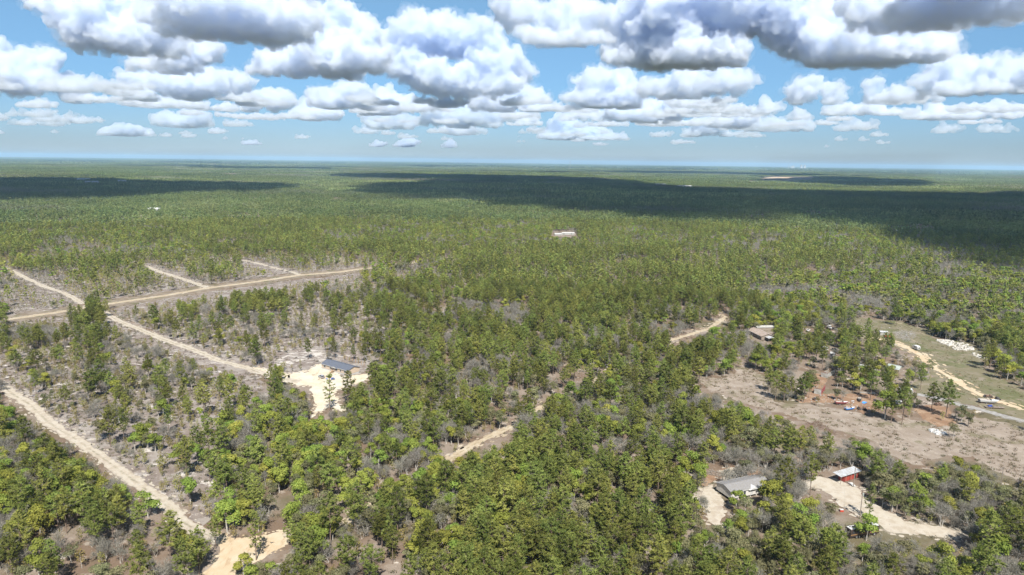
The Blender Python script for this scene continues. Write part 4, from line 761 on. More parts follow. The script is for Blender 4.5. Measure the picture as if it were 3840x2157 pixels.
LM = {'pine': leaf_mat('pine_needles', (.126, .156, .038), (.335, .36, .102), .022, .42, .45),
      'oak': leaf_mat('fresh_oak_leaves', (.165, .215, .040), (.36, .40, .095), .035, .28, .48),
      'olive': leaf_mat('dull_evergreen_leaves', (.138, .145, .066), (.31, .30, .17), .02, .32, .45),
      'bare': leaf_mat('grey_twigs_and_moss', (.21, .20, .17), (.37, .35, .30), .02, .2, .4),
      'sapling': leaf_mat('yellow_new_leaves', (.22, .205, .062), (.38, .34, .135), .03, .28, .48),
      'shrub': leaf_mat('low_scrub_leaves', (.105, .10, .055), (.20, .18, .12), .03, .35),
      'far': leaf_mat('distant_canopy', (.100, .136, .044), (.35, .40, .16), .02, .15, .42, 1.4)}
class TM:
    """tree mesh: bark faces in slot 0, leaf faces with a tone in slot 1"""
    def __init__(s): s.V = []; s.F = []; s.mi = []; s.tone = []; s.n = 0
    def raw(s, V, F, mi, tone):
        V = np.asarray(V, float).reshape(-1, 3); s.V.append(V); s.F += [tuple(int(i) + s.n for i in f) for f in F]; s.n += len(V); s.mi += [mi]*len(F); s.tone += list(np.broadcast_to(tone, (len(F),)))
    def tube(s, pts, rad, n=5):
        pts = np.asarray(pts, float); V = []
        for i, p in enumerate(pts):
            d = pts[min(i + 1, len(pts) - 1)] - pts[max(i - 1, 0)]; d = d/np.linalg.norm(d); a = np.cross(d, (.3, .9, .2)); a /= np.linalg.norm(a); b = np.cross(d, a)
            V += [p + rad[i]*(a*math.cos(t) + b*math.sin(t)) for t in np.linspace(0, 2*np.pi, n, endpoint=False)]
        s.raw(V, [(k*n + i, k*n + (i + 1) % n, k*n + n + (i + 1) % n, k*n + n + i) for k in range(len(pts) - 1) for i in range(n)], 0, 0)
    def leaves(s, C, size, rng, tone, up=.3, asp=1.0, N=None):
        """quads about the points C, roughly facing N (or anywhere)"""
        C = np.asarray(C, float); m = len(C); nrm = rng.normal(size=(m, 3)); nrm[:, 2] += up
        if N is not None: nrm = nrm*.5 + N
        nrm /= np.linalg.norm(nrm, axis=1)[:, None]; a = np.cross(nrm, rng.normal(size=(m, 3))); a /= np.linalg.norm(a, axis=1)[:, None]; b = np.cross(nrm, a)
        sz = (np.broadcast_to(size, (m,))*rng.uniform(.65, 1.35, m))[:, None]
        V = np.stack([C + a*sz*.5, C + b*sz*.42*asp, C - a*sz*.5, C - b*sz*.42*asp], 1).reshape(-1, 3)
        s.raw(V, (np.arange(m)[:, None]*4 + np.arange(4)).tolist(), 1, np.clip(tone, 0, 1))
    def spikes(s, C, D, length, width, rng, tone, N=None):
        """thin triangles from C along D: needles and twigs"""
        C = np.asarray(C, float); m = len(C); D = D/np.linalg.norm(D, axis=1)[:, None]; a = np.cross(D, rng.normal(size=(m, 3)) if N is None else N + rng.normal(0, .45, (m, 3))); a /= np.linalg.norm(a, axis=1)[:, None] + 1e-9
        L = (np.broadcast_to(length, (m,))*rng.uniform(.7, 1.3, m))[:, None]; wd = (np.broadcast_to(width, (m,)))[:, None]
        V = np.stack([C - a*wd*.5, C + a*wd*.5, C + D*L], 1).reshape(-1, 3); s.raw(V, (np.arange(m)[:, None]*3 + np.arange(3)).tolist(), 1, np.clip(tone, 0, 1))
    def mesh(s, name, bark, leaf, which=None):
        V = np.concatenate(s.V); F = s.F; mi = np.array(s.mi); tone = np.array(s.tone)
        if which is not None:
            k = [i for i in range(len(F)) if mi[i] == which]; F = [F[i] for i in k]; tone = tone[k]; mi = mi[k]
            used = np.unique(np.concatenate([np.array(f) for f in F])); re = -np.ones(len(V), int); re[used] = np.arange(len(used)); V = V[used]; F = [tuple(re[list(f)]) for f in F]
        me = bpy.data.meshes.new(name); me.from_pydata(V.tolist(), [], F)
        if which is None: me.materials.append(bark); me.materials.append(leaf); me.polygons.foreach_set('material_index', mi.astype(np.int32))
        else: me.materials.append((bark, leaf)[which])
        at = me.attributes.new('tone', 'FLOAT', 'FACE'); at.data.foreach_set('value', tone.astype(np.float32)); return me
def sph(rng, n):
    d = rng.normal(size=(n, 3)); return d/np.linalg.norm(d, axis=1)[:, None]
def pine(seed, H=15.0, lo=False, thin=False):
    rng = np.random.default_rng(seed); t = TM(); lean = rng.normal(0, .02, 2)
    hs = np.array([0, .3, .6, .97])*H; pts = np.array([(lean[0]*h + rng.normal(0, .05), lean[1]*h + rng.normal(0, .05), h) for h in hs])
    t.tube(pts, np.array([.19, .15, .11, .03])*H/15, 4 if lo else 6)
    c0 = rng.uniform(.30, .48) if not thin else .25; nb = 20 if lo else (30 if thin else 44)
    Rm = H*rng.uniform(.15, .205)*(.62 if thin else 1); sk = rng.uniform(.25, .5)
    for k in range(nb):
        u = (k + rng.uniform(0, 1))/nb; h = H*(c0 + (1 - c0)*u)
        prof = (min(1, (u + .12)/sk)**.6 if u < sk else max(.12, 1 - ((u - sk)/(1 - sk))**1.7))
        L = Rm*prof*rng.uniform(.6, 1.2); az = k*2.4 + rng.uniform(-.5, .5); rise = .12 + .55*u + rng.uniform(-.15, .2)
        p0 = np.array((lean[0]*h, lean[1]*h, h)); d = np.array((math.cos(az), math.sin(az), rise)); tip = p0 + d*L
        if not lo and L > .8: t.tube([p0, tip], [.05*H/15, .015], 3)
        n = 3 if lo else max(2, int(L*2.1)); f = rng.uniform(.35, 1.05, n); f[0] = 1.0
        C = p0 + (tip - p0)*f[:, None] + rng.normal(0, .28, (n, 3)); br = rng.uniform(.1, .9)
        if lo: t.leaves(C, 1.3*H/15, rng, br*.6 + .1*u + rng.uniform(-.15, .15, n), .5, N=np.stack([C[:, 0] - p0[0], C[:, 1] - p0[1], np.full(n, .3*L + .4)], 1)/max(L, .5))  # darker tone stands in for self-shade among fine needles, rising slightly upward
        else:
            m = 9; Cn = np.repeat(C, m, 0); D = sph(rng, n*m); D[:, 2] = D[:, 2]*.7 + .35
            t.spikes(Cn, D, .78*H/15, .30, rng, np.repeat(br*.6 + rng.uniform(0, .4, n), m) + rng.uniform(-.12, .12, n*m), np.repeat(np.stack([C[:, 0] - p0[0], C[:, 1] - p0[1], np.full(n, .25*L + .3)], 1)/max(L, .5), m, 0))
    return t
def broad(seed, H=9.0, kind='oak', lo=False):
    rng = np.random.default_rng(seed); t = TM(); W = H*rng.uniform(.30, .42); nl = rng.integers(6, 10); c0 = H*rng.uniform(.2, .32)
    top = np.array((rng.normal(0, .3), rng.normal(0, .3), H*.6)); t.tube([(0, 0, 0), top*.5, top], np.array([.2, .15, .07])*H/9, 4 if lo else 6)
    N = {'oak': 230, 'olive': 200}[kind]; sz = {'oak': .50, 'olive': .42}[kind]*(H/9)**.5
    for k in range(nl):
        az = k*2.4 + rng.uniform(-.6, .6); q = rng.uniform(.2, 1); hh = rng.uniform(c0 + .12*H, H*.86) if k else H*.8; rad = W*(1 - ((hh - H*.45)/(H*.62))**2)**.5*q*.8 if k else 0
        c = np.array((math.cos(az)*rad, math.sin(az)*rad, hh)); r = W*rng.uniform(.36, .58)*np.array((1, 1, .78)); b = rng.uniform(0, .5)
        if not lo: t.tube([top*rng.uniform(.4, .9), c], [.07*H/9, .02], 3)
        n = 16 if lo else int(N*rng.uniform(.8, 1.2)*(1.0 if kind == 'oak' else 1.15)); d = sph(rng, n); d[:, 2] = np.where(d[:, 2] < -.35, -d[:, 2], d[:, 2])
        lump = 1 + .22*np.sin(d[:, 0]*5 + k)*np.cos(d[:, 1]*6 + 2*k); rr = (rng.uniform(.62, 1.06, n)*lump)[:, None]; gap = vnoise(d[:, 0]*2 + k, d[:, 1]*2 + d[:, 2]*2, 1.6, seed) > .26
        C = c + d*r*rr; C = C[gap]; dd = d[gap]
        t.leaves(C, (1.5 if lo else sz), rng, b + .5*rng.random(len(C)), .3, N=dd)
    return t
def bare(seed, H=8.0, lo=False):
    rng = np.random.default_rng(seed); t = TM(); tips = []
    def grow(p, d, L, r, lev):
        q = p + d*L; mid = (p + q)/2 + rng.normal(0, L*.06, 3); t.tube([p, mid, q], [r, r*.8, r*.55], 3 if lev else 5)
        if lev == (2 if not lo else 1): tips.append((q, d, L)); tips.append((mid, d, L)); return
        for k in range(rng.integers(3, 6)):
            e = d + rng.normal(0, .55, 3); e[2] += .12; e /= np.linalg.norm(e); grow(p + (q - p)*rng.uniform(.55, 1), e, L*rng.uniform(.55, .8), r*.5, lev + 1)
    for k in range(rng.integers(1, 4)):
        d = np.array((rng.normal(0, .22), rng.normal(0, .22), 1.0)); grow(np.array((rng.normal(0, .2), rng.normal(0, .2), 0)), d/np.linalg.norm(d), H*.42, .11*H/8, 0)
    for q, d, L in tips:
        n = 5 if lo else 9; D = d + rng.normal(0, .6, (n, 3)); D[:, 2] += .15
        t.spikes(np.repeat(q[None], n, 0) + rng.normal(0, .15, (n, 3)), D, L*.75, (.16 if lo else .075)*H/8, rng, rng.random(n))
        m = 6 if lo else 13; t.leaves(q + rng.normal(0, L*.45, (m, 3)), (.55 if lo else .27), rng, rng.random(m)*.7, .2, .5)
    return t
def sapling(seed, H=5.0, lo=False):
    rng = np.random.default_rng(seed); t = TM(); lean = rng.normal(0, .06, 2); t.tube([(0, 0, 0), (lean[0]*H, lean[1]*H, H*.9)], [.06, .02], 3)
    n = 14 if lo else 110; u = rng.uniform(.3, 1, n); rad = H*.22*np.sin(np.clip(u*2.6, 0, 3))*rng.uniform(.2, 1.1, n); az = rng.uniform(0, 6.28, n)
    C = np.stack([lean[0]*H*u + rad*np.cos(az), lean[1]*H*u + rad*np.sin(az), H*u], 1); t.leaves(C, .9 if lo else .40, rng, rng.random(n), .3)
    if not lo:
        k = 22; t.spikes(np.stack([lean[0]*H*u[:k], lean[1]*H*u[:k], H*u[:k]*.9], 1), C[:k] - np.stack([np.zeros(k), np.zeros(k), H*u[:k]*.9], 1), rad[:k] + .2, .035, rng, .2)
    return t
def shrub(seed, H=1.3, lo=False):
    rng = np.random.default_rng(seed); t = TM(); t.tube([(0, 0, 0), (0, 0, H*.4)], [.05, .02], 3); n = 9 if lo else 46
    d = sph(rng, n); d[:, 2] = np.abs(d[:, 2]); C = d*np.array((.85, .85, .8))*H*rng.uniform(.3, 1, n)[:, None]*rng.uniform(.8, 1.2); t.leaves(C + (0, 0, .1), .55 if lo else .27, rng, rng.random(n), .4)
    if not lo: t.spikes(np.zeros((8, 3)), d[:8] + (0, 0, .3), H*1.1, .04, rng, 1.0)
    return t
KINDS = ['pine', 'oak', 'olive', 'bare', 'sapling', 'shrub']
NVAR = {'pine': 7, 'oak': 5, 'olive': 5, 'bare': 5, 'sapling': 4, 'shrub': 4}
MK = {'pine': lambda s, lo: pine(s, 15, lo), 'oak': lambda s, lo: broad(s, 9, 'oak', lo), 'olive': lambda s, lo: broad(s, 9, 'olive', lo), 'bare': lambda s, lo: bare(s, 8, lo), 'sapling': lambda s, lo: sapling(s, 5, lo), 'shrub': lambda s, lo: shrub(s, 1.3, lo)}
NOMH = {'pine': 15., 'oak': 9., 'olive': 9., 'bare': 8., 'sapling': 5., 'shrub': 1.3}
BARK = {'pine': bark_m, 'oak': pale_bark_m, 'olive': pale_bark_m, 'bare': pale_bark_m, 'sapling': pale_bark_m, 'shrub': pale_bark_m}
HI = {k: [MK[k](100*i + 7 + 1000*KINDS.index(k), False) for i in range(NVAR[k])] for k in KINDS}
LO = {k: [MK[k](100*i + 9 + 1000*KINDS.index(k), True) for i in range(NVAR[k])] for k in KINDS}

# where what grows: trees per 100 m2 for each kind, zones of the photograph laid on the ground (later zones override)
ZONES = [  # polygon marks, (pine, oak, olive, bare, sapling, shrub)
    ('v', [(-900, 415), (3500, 415), (3500, 600), (-900, 600)], (1.3, .55, .3, .25, .3, .2)),
    ('v', [(-500, 505), (720, 500), (720, 520), (500, 560), (-500, 575)], (.35, 1.2, .3, .5, .4, .2)),
    ('v', [(-500, 640), (950, 640), (950, 690), (520, 725), (-500, 830)], (.6, .10, .10, .12, 1.6, 1.6)),
    ('v', [(-500, 690), (160, 700), (190, 765), (20, 790), (-500, 860)], (.14, .03, .06, .25, .6, 4.0)),
    ('v', [(-500, 830), (250, 790), (640, 960), (700, 1080), (560, 1180), (520, 1310), (440, 1280), (230, 1130), (0, 950), (-500, 800)], (.17, .05, .09, .08, 1.15, 2.0)),
    ('v', [(-200, 810), (200, 795), (330, 830), (330, 900), (120, 880), (-200, 870)], (.9, .12, .2, .2, 1.4, 2.0)),
    ('v', [(390, 860), (520, 910), (640, 970), (690, 1050), (560, 1010), (430, 930)], (.3, .1, .1, .1, 1.2, 1.6)),
    ('v', [(270, 785), (600, 745), (900, 690), (1010, 760), (1000, 900), (640, 950)], (.30, .04, .07, .08, 1.25, 1.8)),
    ('v', [(505, 742), (690, 725), (720, 790), (690, 830), (520, 800)], (2.0, .1, .1, .1, .6, 1.0)),
    ('v', [(260, 760), (300, 758), (300, 800), (200, 800), (180, 780)], (2.0, .2, .3, .2, .6, 1.0)),
    ('v', [(-500, 985), (0, 985), (230, 1170), (420, 1300), (560, 1370), (530, 1700), (-600, 1700)], (.40, .85, .75, .6, .7, .8)),
    ('v', [(560, 1080), (720, 1010), (1150, 1080), (1150, 1700), (560, 1700)], (.30, .72, .85, .75, .6, .8)),
    ('v', [(1150, 1080), (1500, 950), (1760, 950), (2000, 1060), (1780, 1150), (1720, 1280), (1900, 1700), (1150, 1700)], (1.30, .30, .45, .40, .3, .5)),
    ('v', [(1900, 1060), (2300, 1160), (2800, 1240), (2800, 1700), (1900, 1700), (1750, 1280)], (.42, .40, .75, .70, .5, .9)),
    ('v', [(950, 700), (1900, 640), (1900, 920), (1500, 950), (1150, 1080), (900, 1000)], (1.1, .20, .30, .42, .7, .8)),
    ('v', [(1850, 690), (2700, 690), (2700, 900), (1900, 900)], (.75, .5, .55, .4, .4, .5)),
]
def poly_mask(x, y, P):
    P = np.array([(p[0], p[1]) for p in P]); r = np.zeros(len(x), bool); j = len(P) - 1
    for i in range(len(P)):
        (xi, yi), (xj, yj) = P[i], P[j]
        r ^= ((yi > y) != (yj > y)) & (x < (xj - xi)*(y - yi)/(yj - yi + 1e-12) + xi); j = i
    return r
EMPTY_ZONES = [(k, p) for _, k, p, _ in LOTS]
# ground the photograph shows unhidden: nothing tall stands between it and where the drone hovers
CLEAR = [('v', [(25, 795), (165, 776), (168, 790), (30, 812)]), ('v', [(275, 752), (530, 712), (900, 670), (905, 690), (540, 736), (280, 776)]), ('v', [(40, 680), (210, 752), (205, 772), (35, 696)]),
         ('v', [(370, 660), (525, 712), (515, 728), (370, 672)]), ('v', [(610, 650), (750, 682), (745, 696), (605, 660)]), ('v', [(265, 783), (660, 940), (650, 962), (262, 800)]),
         ('v', [(-10, 955), (230, 1105), (450, 1262), (440, 1300), (220, 1145), (-10, 985)]), ('d', LOTS[0][2]), ('h', LOTS[1][2]), ('h', [(600, 300), (1000, 300), (1530, 450), (1530, 620), (1090, 660), (640, 550)]),
         ('h', [(200, 180), (560, 170), (700, 320), (300, 420)]),
         ('v', [(1690, 848), (1830, 782), (1836, 800), (1690, 866)]), ('v', [(1165, 1115), (1285, 1062), (1300, 1085), (1175, 1145)]), ('v', [(1105, 1110), (1135, 1105), (1140, 1155), (1115, 1150)]),
         ('i', [(360, 370), (500, 330), (960, 245), (960, 300), (640, 400), (610, 540), (570, 700), (450, 790), (340, 660), (430, 500)]), ('i', LOTS[6][2]), ('i', [(1880, 740), (2110, 725), (2090, 850), (1890, 890)]), ('i', [(1770, 130), (2070, 130), (2080, 320), (1800, 300)]),
         ('i', [(640, 400), (960, 380), (960, 520), (640, 560)]),
         ('b', [(1570, 600), (1740, 600), (1740, 640), (1570, 645)]), ('k', [(300, 250), (700, 250), (740, 420), (700, 540), (480, 520), (320, 400)]),
         ('j', [(400, 680), (640, 680), (640, 920), (400, 930)]), ('j', [(580, 470), (810, 460), (800, 640), (590, 640)]), ('j', [(760, 1000), (1010, 1000), (1000, 1110), (780, 1110)]), ('j', [(930, 1090), (1130, 1090), (1130, 1190), (940, 1200)]), ('j', [(1030, 930), (1330, 920), (1330, 1080), (1030, 1060)]),
         ('k', [(1400, 200), (1560, 200), (1560, 350), (1400, 360)]), ('k', [(1800, 180), (1980, 180), (1980, 340), (1800, 340)]), ('k', [(1480, 560), (1760, 560), (1720, 740), (1480, 720)]),
         ('l', FIELD[0][1]), ('f', FALLOW[0][1]), ('c', [(600, 200), (1010, 196), (1010, 222), (600, 232)])]
CLEAR_P = []
for k, p in CLEAR:
    o = MARK[k]; CLEAR_P.append([(o[0] + x/o[2], o[1] + y/o[2]) for x, y in p])
mask = np.zeros((540, 960), bool)                     # quarter-size raster of those areas
_yy, _xx = np.mgrid[0:540, 0:960]; _xf = (_xx.ravel()*4 + 2.).astype(float); _yf = (_yy.ravel()*4 + 2.).astype(float)
for p in CLEAR_P: mask |= poly_mask(_xf, _yf, p).reshape(540, 960)
def hides(x, y, h, r, z0=0.0):
    """share of a tree's outline that would fall over ground that must stay in view"""
    n = 0.0; rr = np.hypot(x, y)
    for fz in (.35, .6, .85, 1.0):
        for fx in (-.8, 0, .8):
            px, py = proj(x + r*fx*y/rr, y - r*fx*x/rr, z0 + h*fz); ix = (px/4).astype(int); iy = (py/4).astype(int)
            ok = (ix >= 0) & (ix < 960) & (iy >= 0) & (iy < 540); v = np.zeros(len(x), bool); v[ok] = mask[iy[ok], ix[ok]]; n = n + v
    return n/12
rng = np.random.default_rng(2024)
def wedge(r0, r1, cell, half=46.0):
    g = np.arange(-r1, r1, cell); gx, gy = np.meshgrid(g, np.arange(0, r1, cell)); x = gx.ravel() + rng.uniform(0, cell, gx.size); y = gy.ravel() + rng.uniform(0, cell, gx.size)
    rr = np.hypot(x, y); a = np.abs(np.degrees(np.arctan2(x, y))); k = (rr > r0) & (rr < r1) & (a < half + np.where(rr < 400, 6, 0)); return x[k], y[k]
R_NEAR = 1350.0
tx, ty = wedge(135, R_NEAR, 2.3)
dens = np.tile(np.array((.95, .38, .42, .35, .5, .6)), (len(tx), 1))
def G_many(k, p): return [(q.x, q.y) for q in QS(k, [(a, max(b, 414) if k == 'v' else b) for a, b in p])]
for k, p, dv in ZONES: dens[poly_mask(tx, ty, G_many(k, p))] = dv
dens *= np.array((1.75, 2.1, 2.9, 3.4, 2.9, 2.6))
nr = (np.hypot(tx, ty) < 330) & (dens[:, :3].sum(1) > 1.5); dens[nr] *= np.array((1.05, 1.15, 1.25, 1.35, 1.6, 1.3))
fm = np.zeros(len(tx), bool)
for k, p in FIELD + FALLOW: fm |= poly_mask(tx, ty, G_many(k, p))
dens[fm] = (.004, .006, .006, .01, .012, .25)
isl = poly_mask(tx, ty, G_many('j', [(0, 60), (700, 40), (1300, -80), (1750, 230), (1990, 500), (2300, 800), (2200, 1150), (1900, 1400), (1400, 1230), (950, 1130), (500, 1060), (0, 1000)])); dens[isl] = (1.5, .5, .7, .4, .4, .4)
dens[fm & ~isl] = (.004, .006, .006, .01, .012, .25)
for k, p in EMPTY_ZONES: dens[poly_mask(tx, ty, G_many(k, p))] = (0, 0, 0, 0, .02, .35)
for k, p in STRAW: dens[poly_mask(tx, ty, G_many(k, p))] *= .25
def road_dist(x, y):
    d = np.full(len(x), 1e9)
    for P, wd in ROAD_LINES:
        lo_, hi_ = P.min(0) - 15, P.max(0) + 15; k = np.where((x > lo_[0]) & (x < hi_[0]) & (y > lo_[1]) & (y < hi_[1]))[0]
        for c in np.array_split(k, max(1, len(k)//2000 + 1)):
            if len(c): d[c] = np.minimum(d[c], np.sqrt(((x[c, None] - P[None, :, 0])**2 + (y[c, None] - P[None, :, 1])**2).min(1)) - wd/2)
    return d
rd = road_dist(tx, ty)
gp = vnoise(tx, ty, 1/48., 71)*.6 + vnoise(tx, ty, 1/17., 73)*.4; thick = (dens[:, :3].sum(1) > 1.5) & (np.hypot(tx, ty) > 330)
dens[thick, :3] *= np.clip((gp[thick] - .30)*5.0, .16, 1.0)[:, None]; dens[thick, 3:5] *= np.clip(1.9 - (gp[thick] - .30)*3.5, .75, 1.9)[:, None]
n1 = vnoise(tx, ty, 1/22., 61); n2 = vnoise(tx, ty, 1/55., 63); n3 = vnoise(tx, ty, 1/35., 65); n4 = vnoise(tx, ty, 1/28., 67)
n5 = np.clip((vnoise(tx, ty, 1/170., 75)*.65 + vnoise(tx, ty, 1/70., 77)*.35 - .5)*2.6 + .5, 0, 1); fr = np.clip((np.hypot(tx, ty) - 420)/250, 0, 1)
dens[:, 0] *= 1 + fr*(.35 + 1.25*n5 - 1); dens[:, 1] *= 1 + fr*(1.9 - 1.7*n5 - 1); dens[:, 3] *= 1 + fr*(1.9 - 1.6*n5 - 1)
dens[:, 0] *= .25 + 1.5*n2; dens[:, 1] *= np.clip(3.2*n1 - .75, 0.05, 2.6); dens[:, 2] *= np.clip(2.8*n3 - .5, .1, 2.2); dens[:, 3] *= np.clip(3*n4 - .6, .1, 2.4); dens[:, 4] *= .4 + 1.2*n1; dens[:, 5] *= .3 + 1.4*n3
dens[rd < 0.3] = 0; dens[(rd < 2.5), :4] *= .4

for bx_, by_, br_ in BUILT: dens[np.hypot(tx - bx_, ty - by_) < br_] = 0
prob = dens*(2.3*2.3/100.0); cum = np.cumsum(prob, 1); u = rng.random(len(tx)); kind = (u[:, None] > cum).sum(1); sel = kind < 6
tx, ty, kind = tx[sel], ty[sel], kind[sel]
hgt = np.empty(len(tx)); HR = {'pine': (9.5, 18.5), 'oak': (5.5, 11.5), 'olive': (3.2, 10.5), 'bare': (3.6, 11.0), 'sapling': (2.2, 6.2), 'shrub': (.6, 1.9)}
for i, k in enumerate(KINDS): m = kind == i; hgt[m] = HR[k][0] + (HR[k][1] - HR[k][0])*rng.beta(2, 2, m.sum())
rad = hgt*np.array([.19, .38, .38, .32, .2, .8])[kind]
hid = hides(tx, ty, hgt, rad); keep = (rng.random(len(tx)) > hid*7.0) | (kind == 5) | ((kind == 4) & (rng.random(len(tx)) > .6) & (hid < .3))
keep |= isl[sel] & (rng.random(len(tx)) > .30 + hid*.6)
tx, ty, kind, hgt, rad = tx[keep], ty[keep], kind[keep], hgt[keep], rad[keep]
# single trees that stand out in the photograph: kind, mark, height
HERO = [('pine', 'h', 810, 1345, 18.5, 'thin lone pine standing in front of the cream sand yard', 'thin'), ('pine', 'h', 1165, 1255, 18.0, 'full pine hiding the right end of the slate-roofed home', ''),
        ('pine', 'd', 1455, 1362, 16.5, 'sparse pine rising from the edge of the orange sand pad', 'thin'), ('pine', 'h', 395, 350, 13.0, 'pine behind the cream yard with brown straw around its foot', ''),
        ('pine', 'l', 965, 1150, 19.0, 'tall flat-topped pine beside the grey gravel drive', ''), ('pine', 'l', 790, 1090, 15.5, 'slim pine just left of the flat-topped pine by the gravel drive', ''),
        ('pine', 'l', 440, 1240, 18.5, 'tall pine at the near edge of the trailer grove', ''), ('pine', 'l', 320, 1215, 16.0, 'slender pale-stemmed pine at the near edge of the trailer grove', 'thin'), ('pine', 'l', 1410, 590, 15.0, 'lone pine at the far wood edge past the rubble', ''),
        ('oak', 'l', 900, 205, 11.0, 'round green oak standing alone at the top of the grass field', ''), ('oak', 'l', 1090, 190, 11.5, 'oak with a bare stem beside the lone round oak', ''), ('oak', 'l', 1270, 235, 12.5, 'bright green oak at the far right edge of the grass field', ''),
        ('oak', 'l', 1650, 650, 13.0, 'broad bright oak overhanging the right edge of the grass field', ''), ('oak', 'l', 1560, 560, 12.0, 'bright oak behind the broad oak at the field edge', ''), ('oak', 'l', 240, 1170, 14.5, 'tall yellow-green bushy tree in front of the trailer grove', ''),
        ('olive', 'l', 650, 700, 10.5, 'big dull oak at the right end of the trailer grove', ''), ('olive', 'l', 760, 640, 9.0, 'dull green oak beside the dirt track through the field', ''), ('olive', 'l', 1150, 1200, 9.0, 'dull oak by the near side of the gravel drive', ''),
        ('pine', 'l', 120, 400, 16.0, 'pine by the bend of the dirt track', ''), ('pine', 'l', 40, 420, 15.0, 'pine beside the white tarp-roofed trailer', ''), ('olive', 'l', 1230, 1260, 6.5, 'low round shrub oak in the fallow field', ''), ('olive', 'l', 1050, 1390, 7.0, 'green oak beside the heap of white rubbish', ''),
        ('pine', 'i', 1515, 460, 16.0, 'tall pine at the left end of the pale sand drive', ''), ('pine', 'i', 2160, 730, 13.5, 'open pine behind the motorhome', 'thin'), ('oak', 'i', 1080, 640, 12.0, 'yellow-green oak in front of the grey-roofed home', ''), ('oak', 'i', 700, 625, 8.0, 'small fresh oak by the near wall of the grey-roofed home', ''),
        ('oak', 'i', 2130, 960, 9.5, 'bright green oak in front of the motorhome', ''), ('olive', 'i', 800, 720, 8.0, 'grey-green thicket oak below the grey-roofed home', ''), ('bare', 'i', 330, 660, 7.5, 'bare pale tree on the left sand pad of the grey-roofed home', ''),
        ('pine', 'e', 770, 490, 17.5, 'tall pine right of the cream sand yard', ''), ('olive', 'e', 230, 470, 10.0, 'broad dark oak left of the cream sand yard', ''), ('olive', 'e', 360, 580, 11.0, 'dark oak at the near left corner of the cream yard', ''),
        ('bare', 'e', 990, 1050, 10.0, 'leafless white-limbed tree in the wood below the broken track', ''), ('bare', 'e', 1560, 1310, 9.0, 'grey leafless tree low in the pine stand at the bottom', ''), ('bare', 'd', 340, 1360, 10.0, 'dead white snag in the oaks at lower left', ''),
        ('oak', 'd', 840, 1120, 9.5, 'bright oak by the lower end of the pale track', ''), ('oak', 'd', 1310, 1100, 9.0, 'bright oak just above the orange sand pad', ''), ('oak', 'd', 1380, 1450, 7.5, 'bright oak at the bottom edge on the sand pad', ''), ('bare', 'd', 1180, 1350, 8.0, 'grey moss-hung tree left of the orange sand pad', '')]
hx, hy, hk, hh, hl, hth = [], [], [], [], [], []
for k, mk, a, b, h, lab, th in HERO:
    p = Q(mk, a, b); hx.append(p.x); hy.append(p.y); hk.append(KINDS.index(k)); hh.append(h); hl.append(lab); hth.append(th)
hx, hy, hk, hh = map(np.array, (hx, hy, hk, hh))
near = np.zeros(len(tx), bool)
for i in range(len(hx)): near |= (np.hypot(tx - hx[i], ty - hy[i]) < 3.2) & (kind < 5)
tx, ty, kind, hgt, rad = [a[~near] for a in (tx, ty, kind, hgt, rad)]
rr = np.hypot(tx, ty)
print('trees', len(tx), [(k, int((kind == i).sum())) for i, k in enumerate(KINDS)])
# --- individuals: the nearest of each kind that stand inside the frame
px, py = proj(tx, ty, hgt*.5); inframe = (px > -20) & (px < 3860) & (py > 0) & (py < 2190)
indiv = np.zeros(len(tx), bool)
CAT = {'pine': 'pine tree', 'oak': 'oak tree', 'olive': 'evergreen oak', 'bare': 'bare tree', 'sapling': 'sapling'}
NAME = {'pine': 'pine_tree', 'oak': 'oak_tree', 'olive': 'evergreen_oak', 'bare': 'bare_tree', 'sapling': 'sapling'}
LOOK = {'pine': ('tall tufted pine', 'mid-height tufted pine', 'short young pine'), 'oak': ('large bright green oak', 'mid-sized bright green oak', 'small bright green oak'),
        'olive': ('large grey-green oak', 'mid-sized grey-green oak', 'small grey-green oak'), 'bare': ('large leafless grey tree', 'mid-sized leafless grey tree', 'small leafless grey tree'), 'sapling': ('tall yellowish sapling', 'slender yellowish sapling', 'low yellowish sapling')}
ORD = 'leftmost second third fourth fifth sixth seventh eighth ninth tenth eleventh twelfth thirteenth fourteenth fifteenth sixteenth seventeenth eighteenth nineteenth twentieth'.split()
PLACES = [(560, 2050, 'left of the orange sand pad'), (960, 2090, 'right beside the orange sand pad'), (250, 1750, 'in the oaks below the long pale track'), (90, 2080, 'in the bottom left corner'), (450, 1650, 'in the scrub right of the long pale track'),
          (900, 1700, 'in the wood above the orange sand pad'), (1350, 1620, 'below the cream sand yard'), (1250, 2050, 'near the bottom edge right of the sand pad'), (1700, 1750, 'below the broken middle track'), (1750, 2080, 'in the pine stand at the bottom centre'),
          (2100, 1650, 'in the pines above the bottom centre'), (2250, 2050, 'in the pines left of the grey-roofed home'), (2500, 1780, 'just left of the grey-roofed home'), (2800, 2050, 'in the thicket below the grey-roofed home'), (3000, 1780, 'between the grey-roofed home and the red shed'), (3250, 2080, 'below the motorhome'),
          (3650, 2050, 'in the bottom right corner'), (3500, 1880, 'right of the pale sand drive'), (3350, 1720, 'behind the red shed'), (2900, 1600, 'along the near edge of the fallow field'), (2400, 1450, 'in the pines left of the fallow field'), (1600, 1500, 'right of the cream sand yard'), (3750, 1700, 'at the right edge above the poles'), (200, 1450, 'in the scrub beside the upper end of the long pale track'), (800, 1450, 'in the scrub left of the cream yard')]
PARTS = {}
for k in KINDS[:5]: PARTS[k] = [(t.mesh('trunk', BARK[k], LM[k], 0), t.mesh('crown', BARK[k], LM[k], 1)) for t in HI[k]]
thin_parts = [(t.mesh('trunk', bark_m, LM['pine'], 0), t.mesh('crown', bark_m, LM['pine'], 1)) for t in (pine(901, 15, thin=True), pine(902, 15, thin=True))]
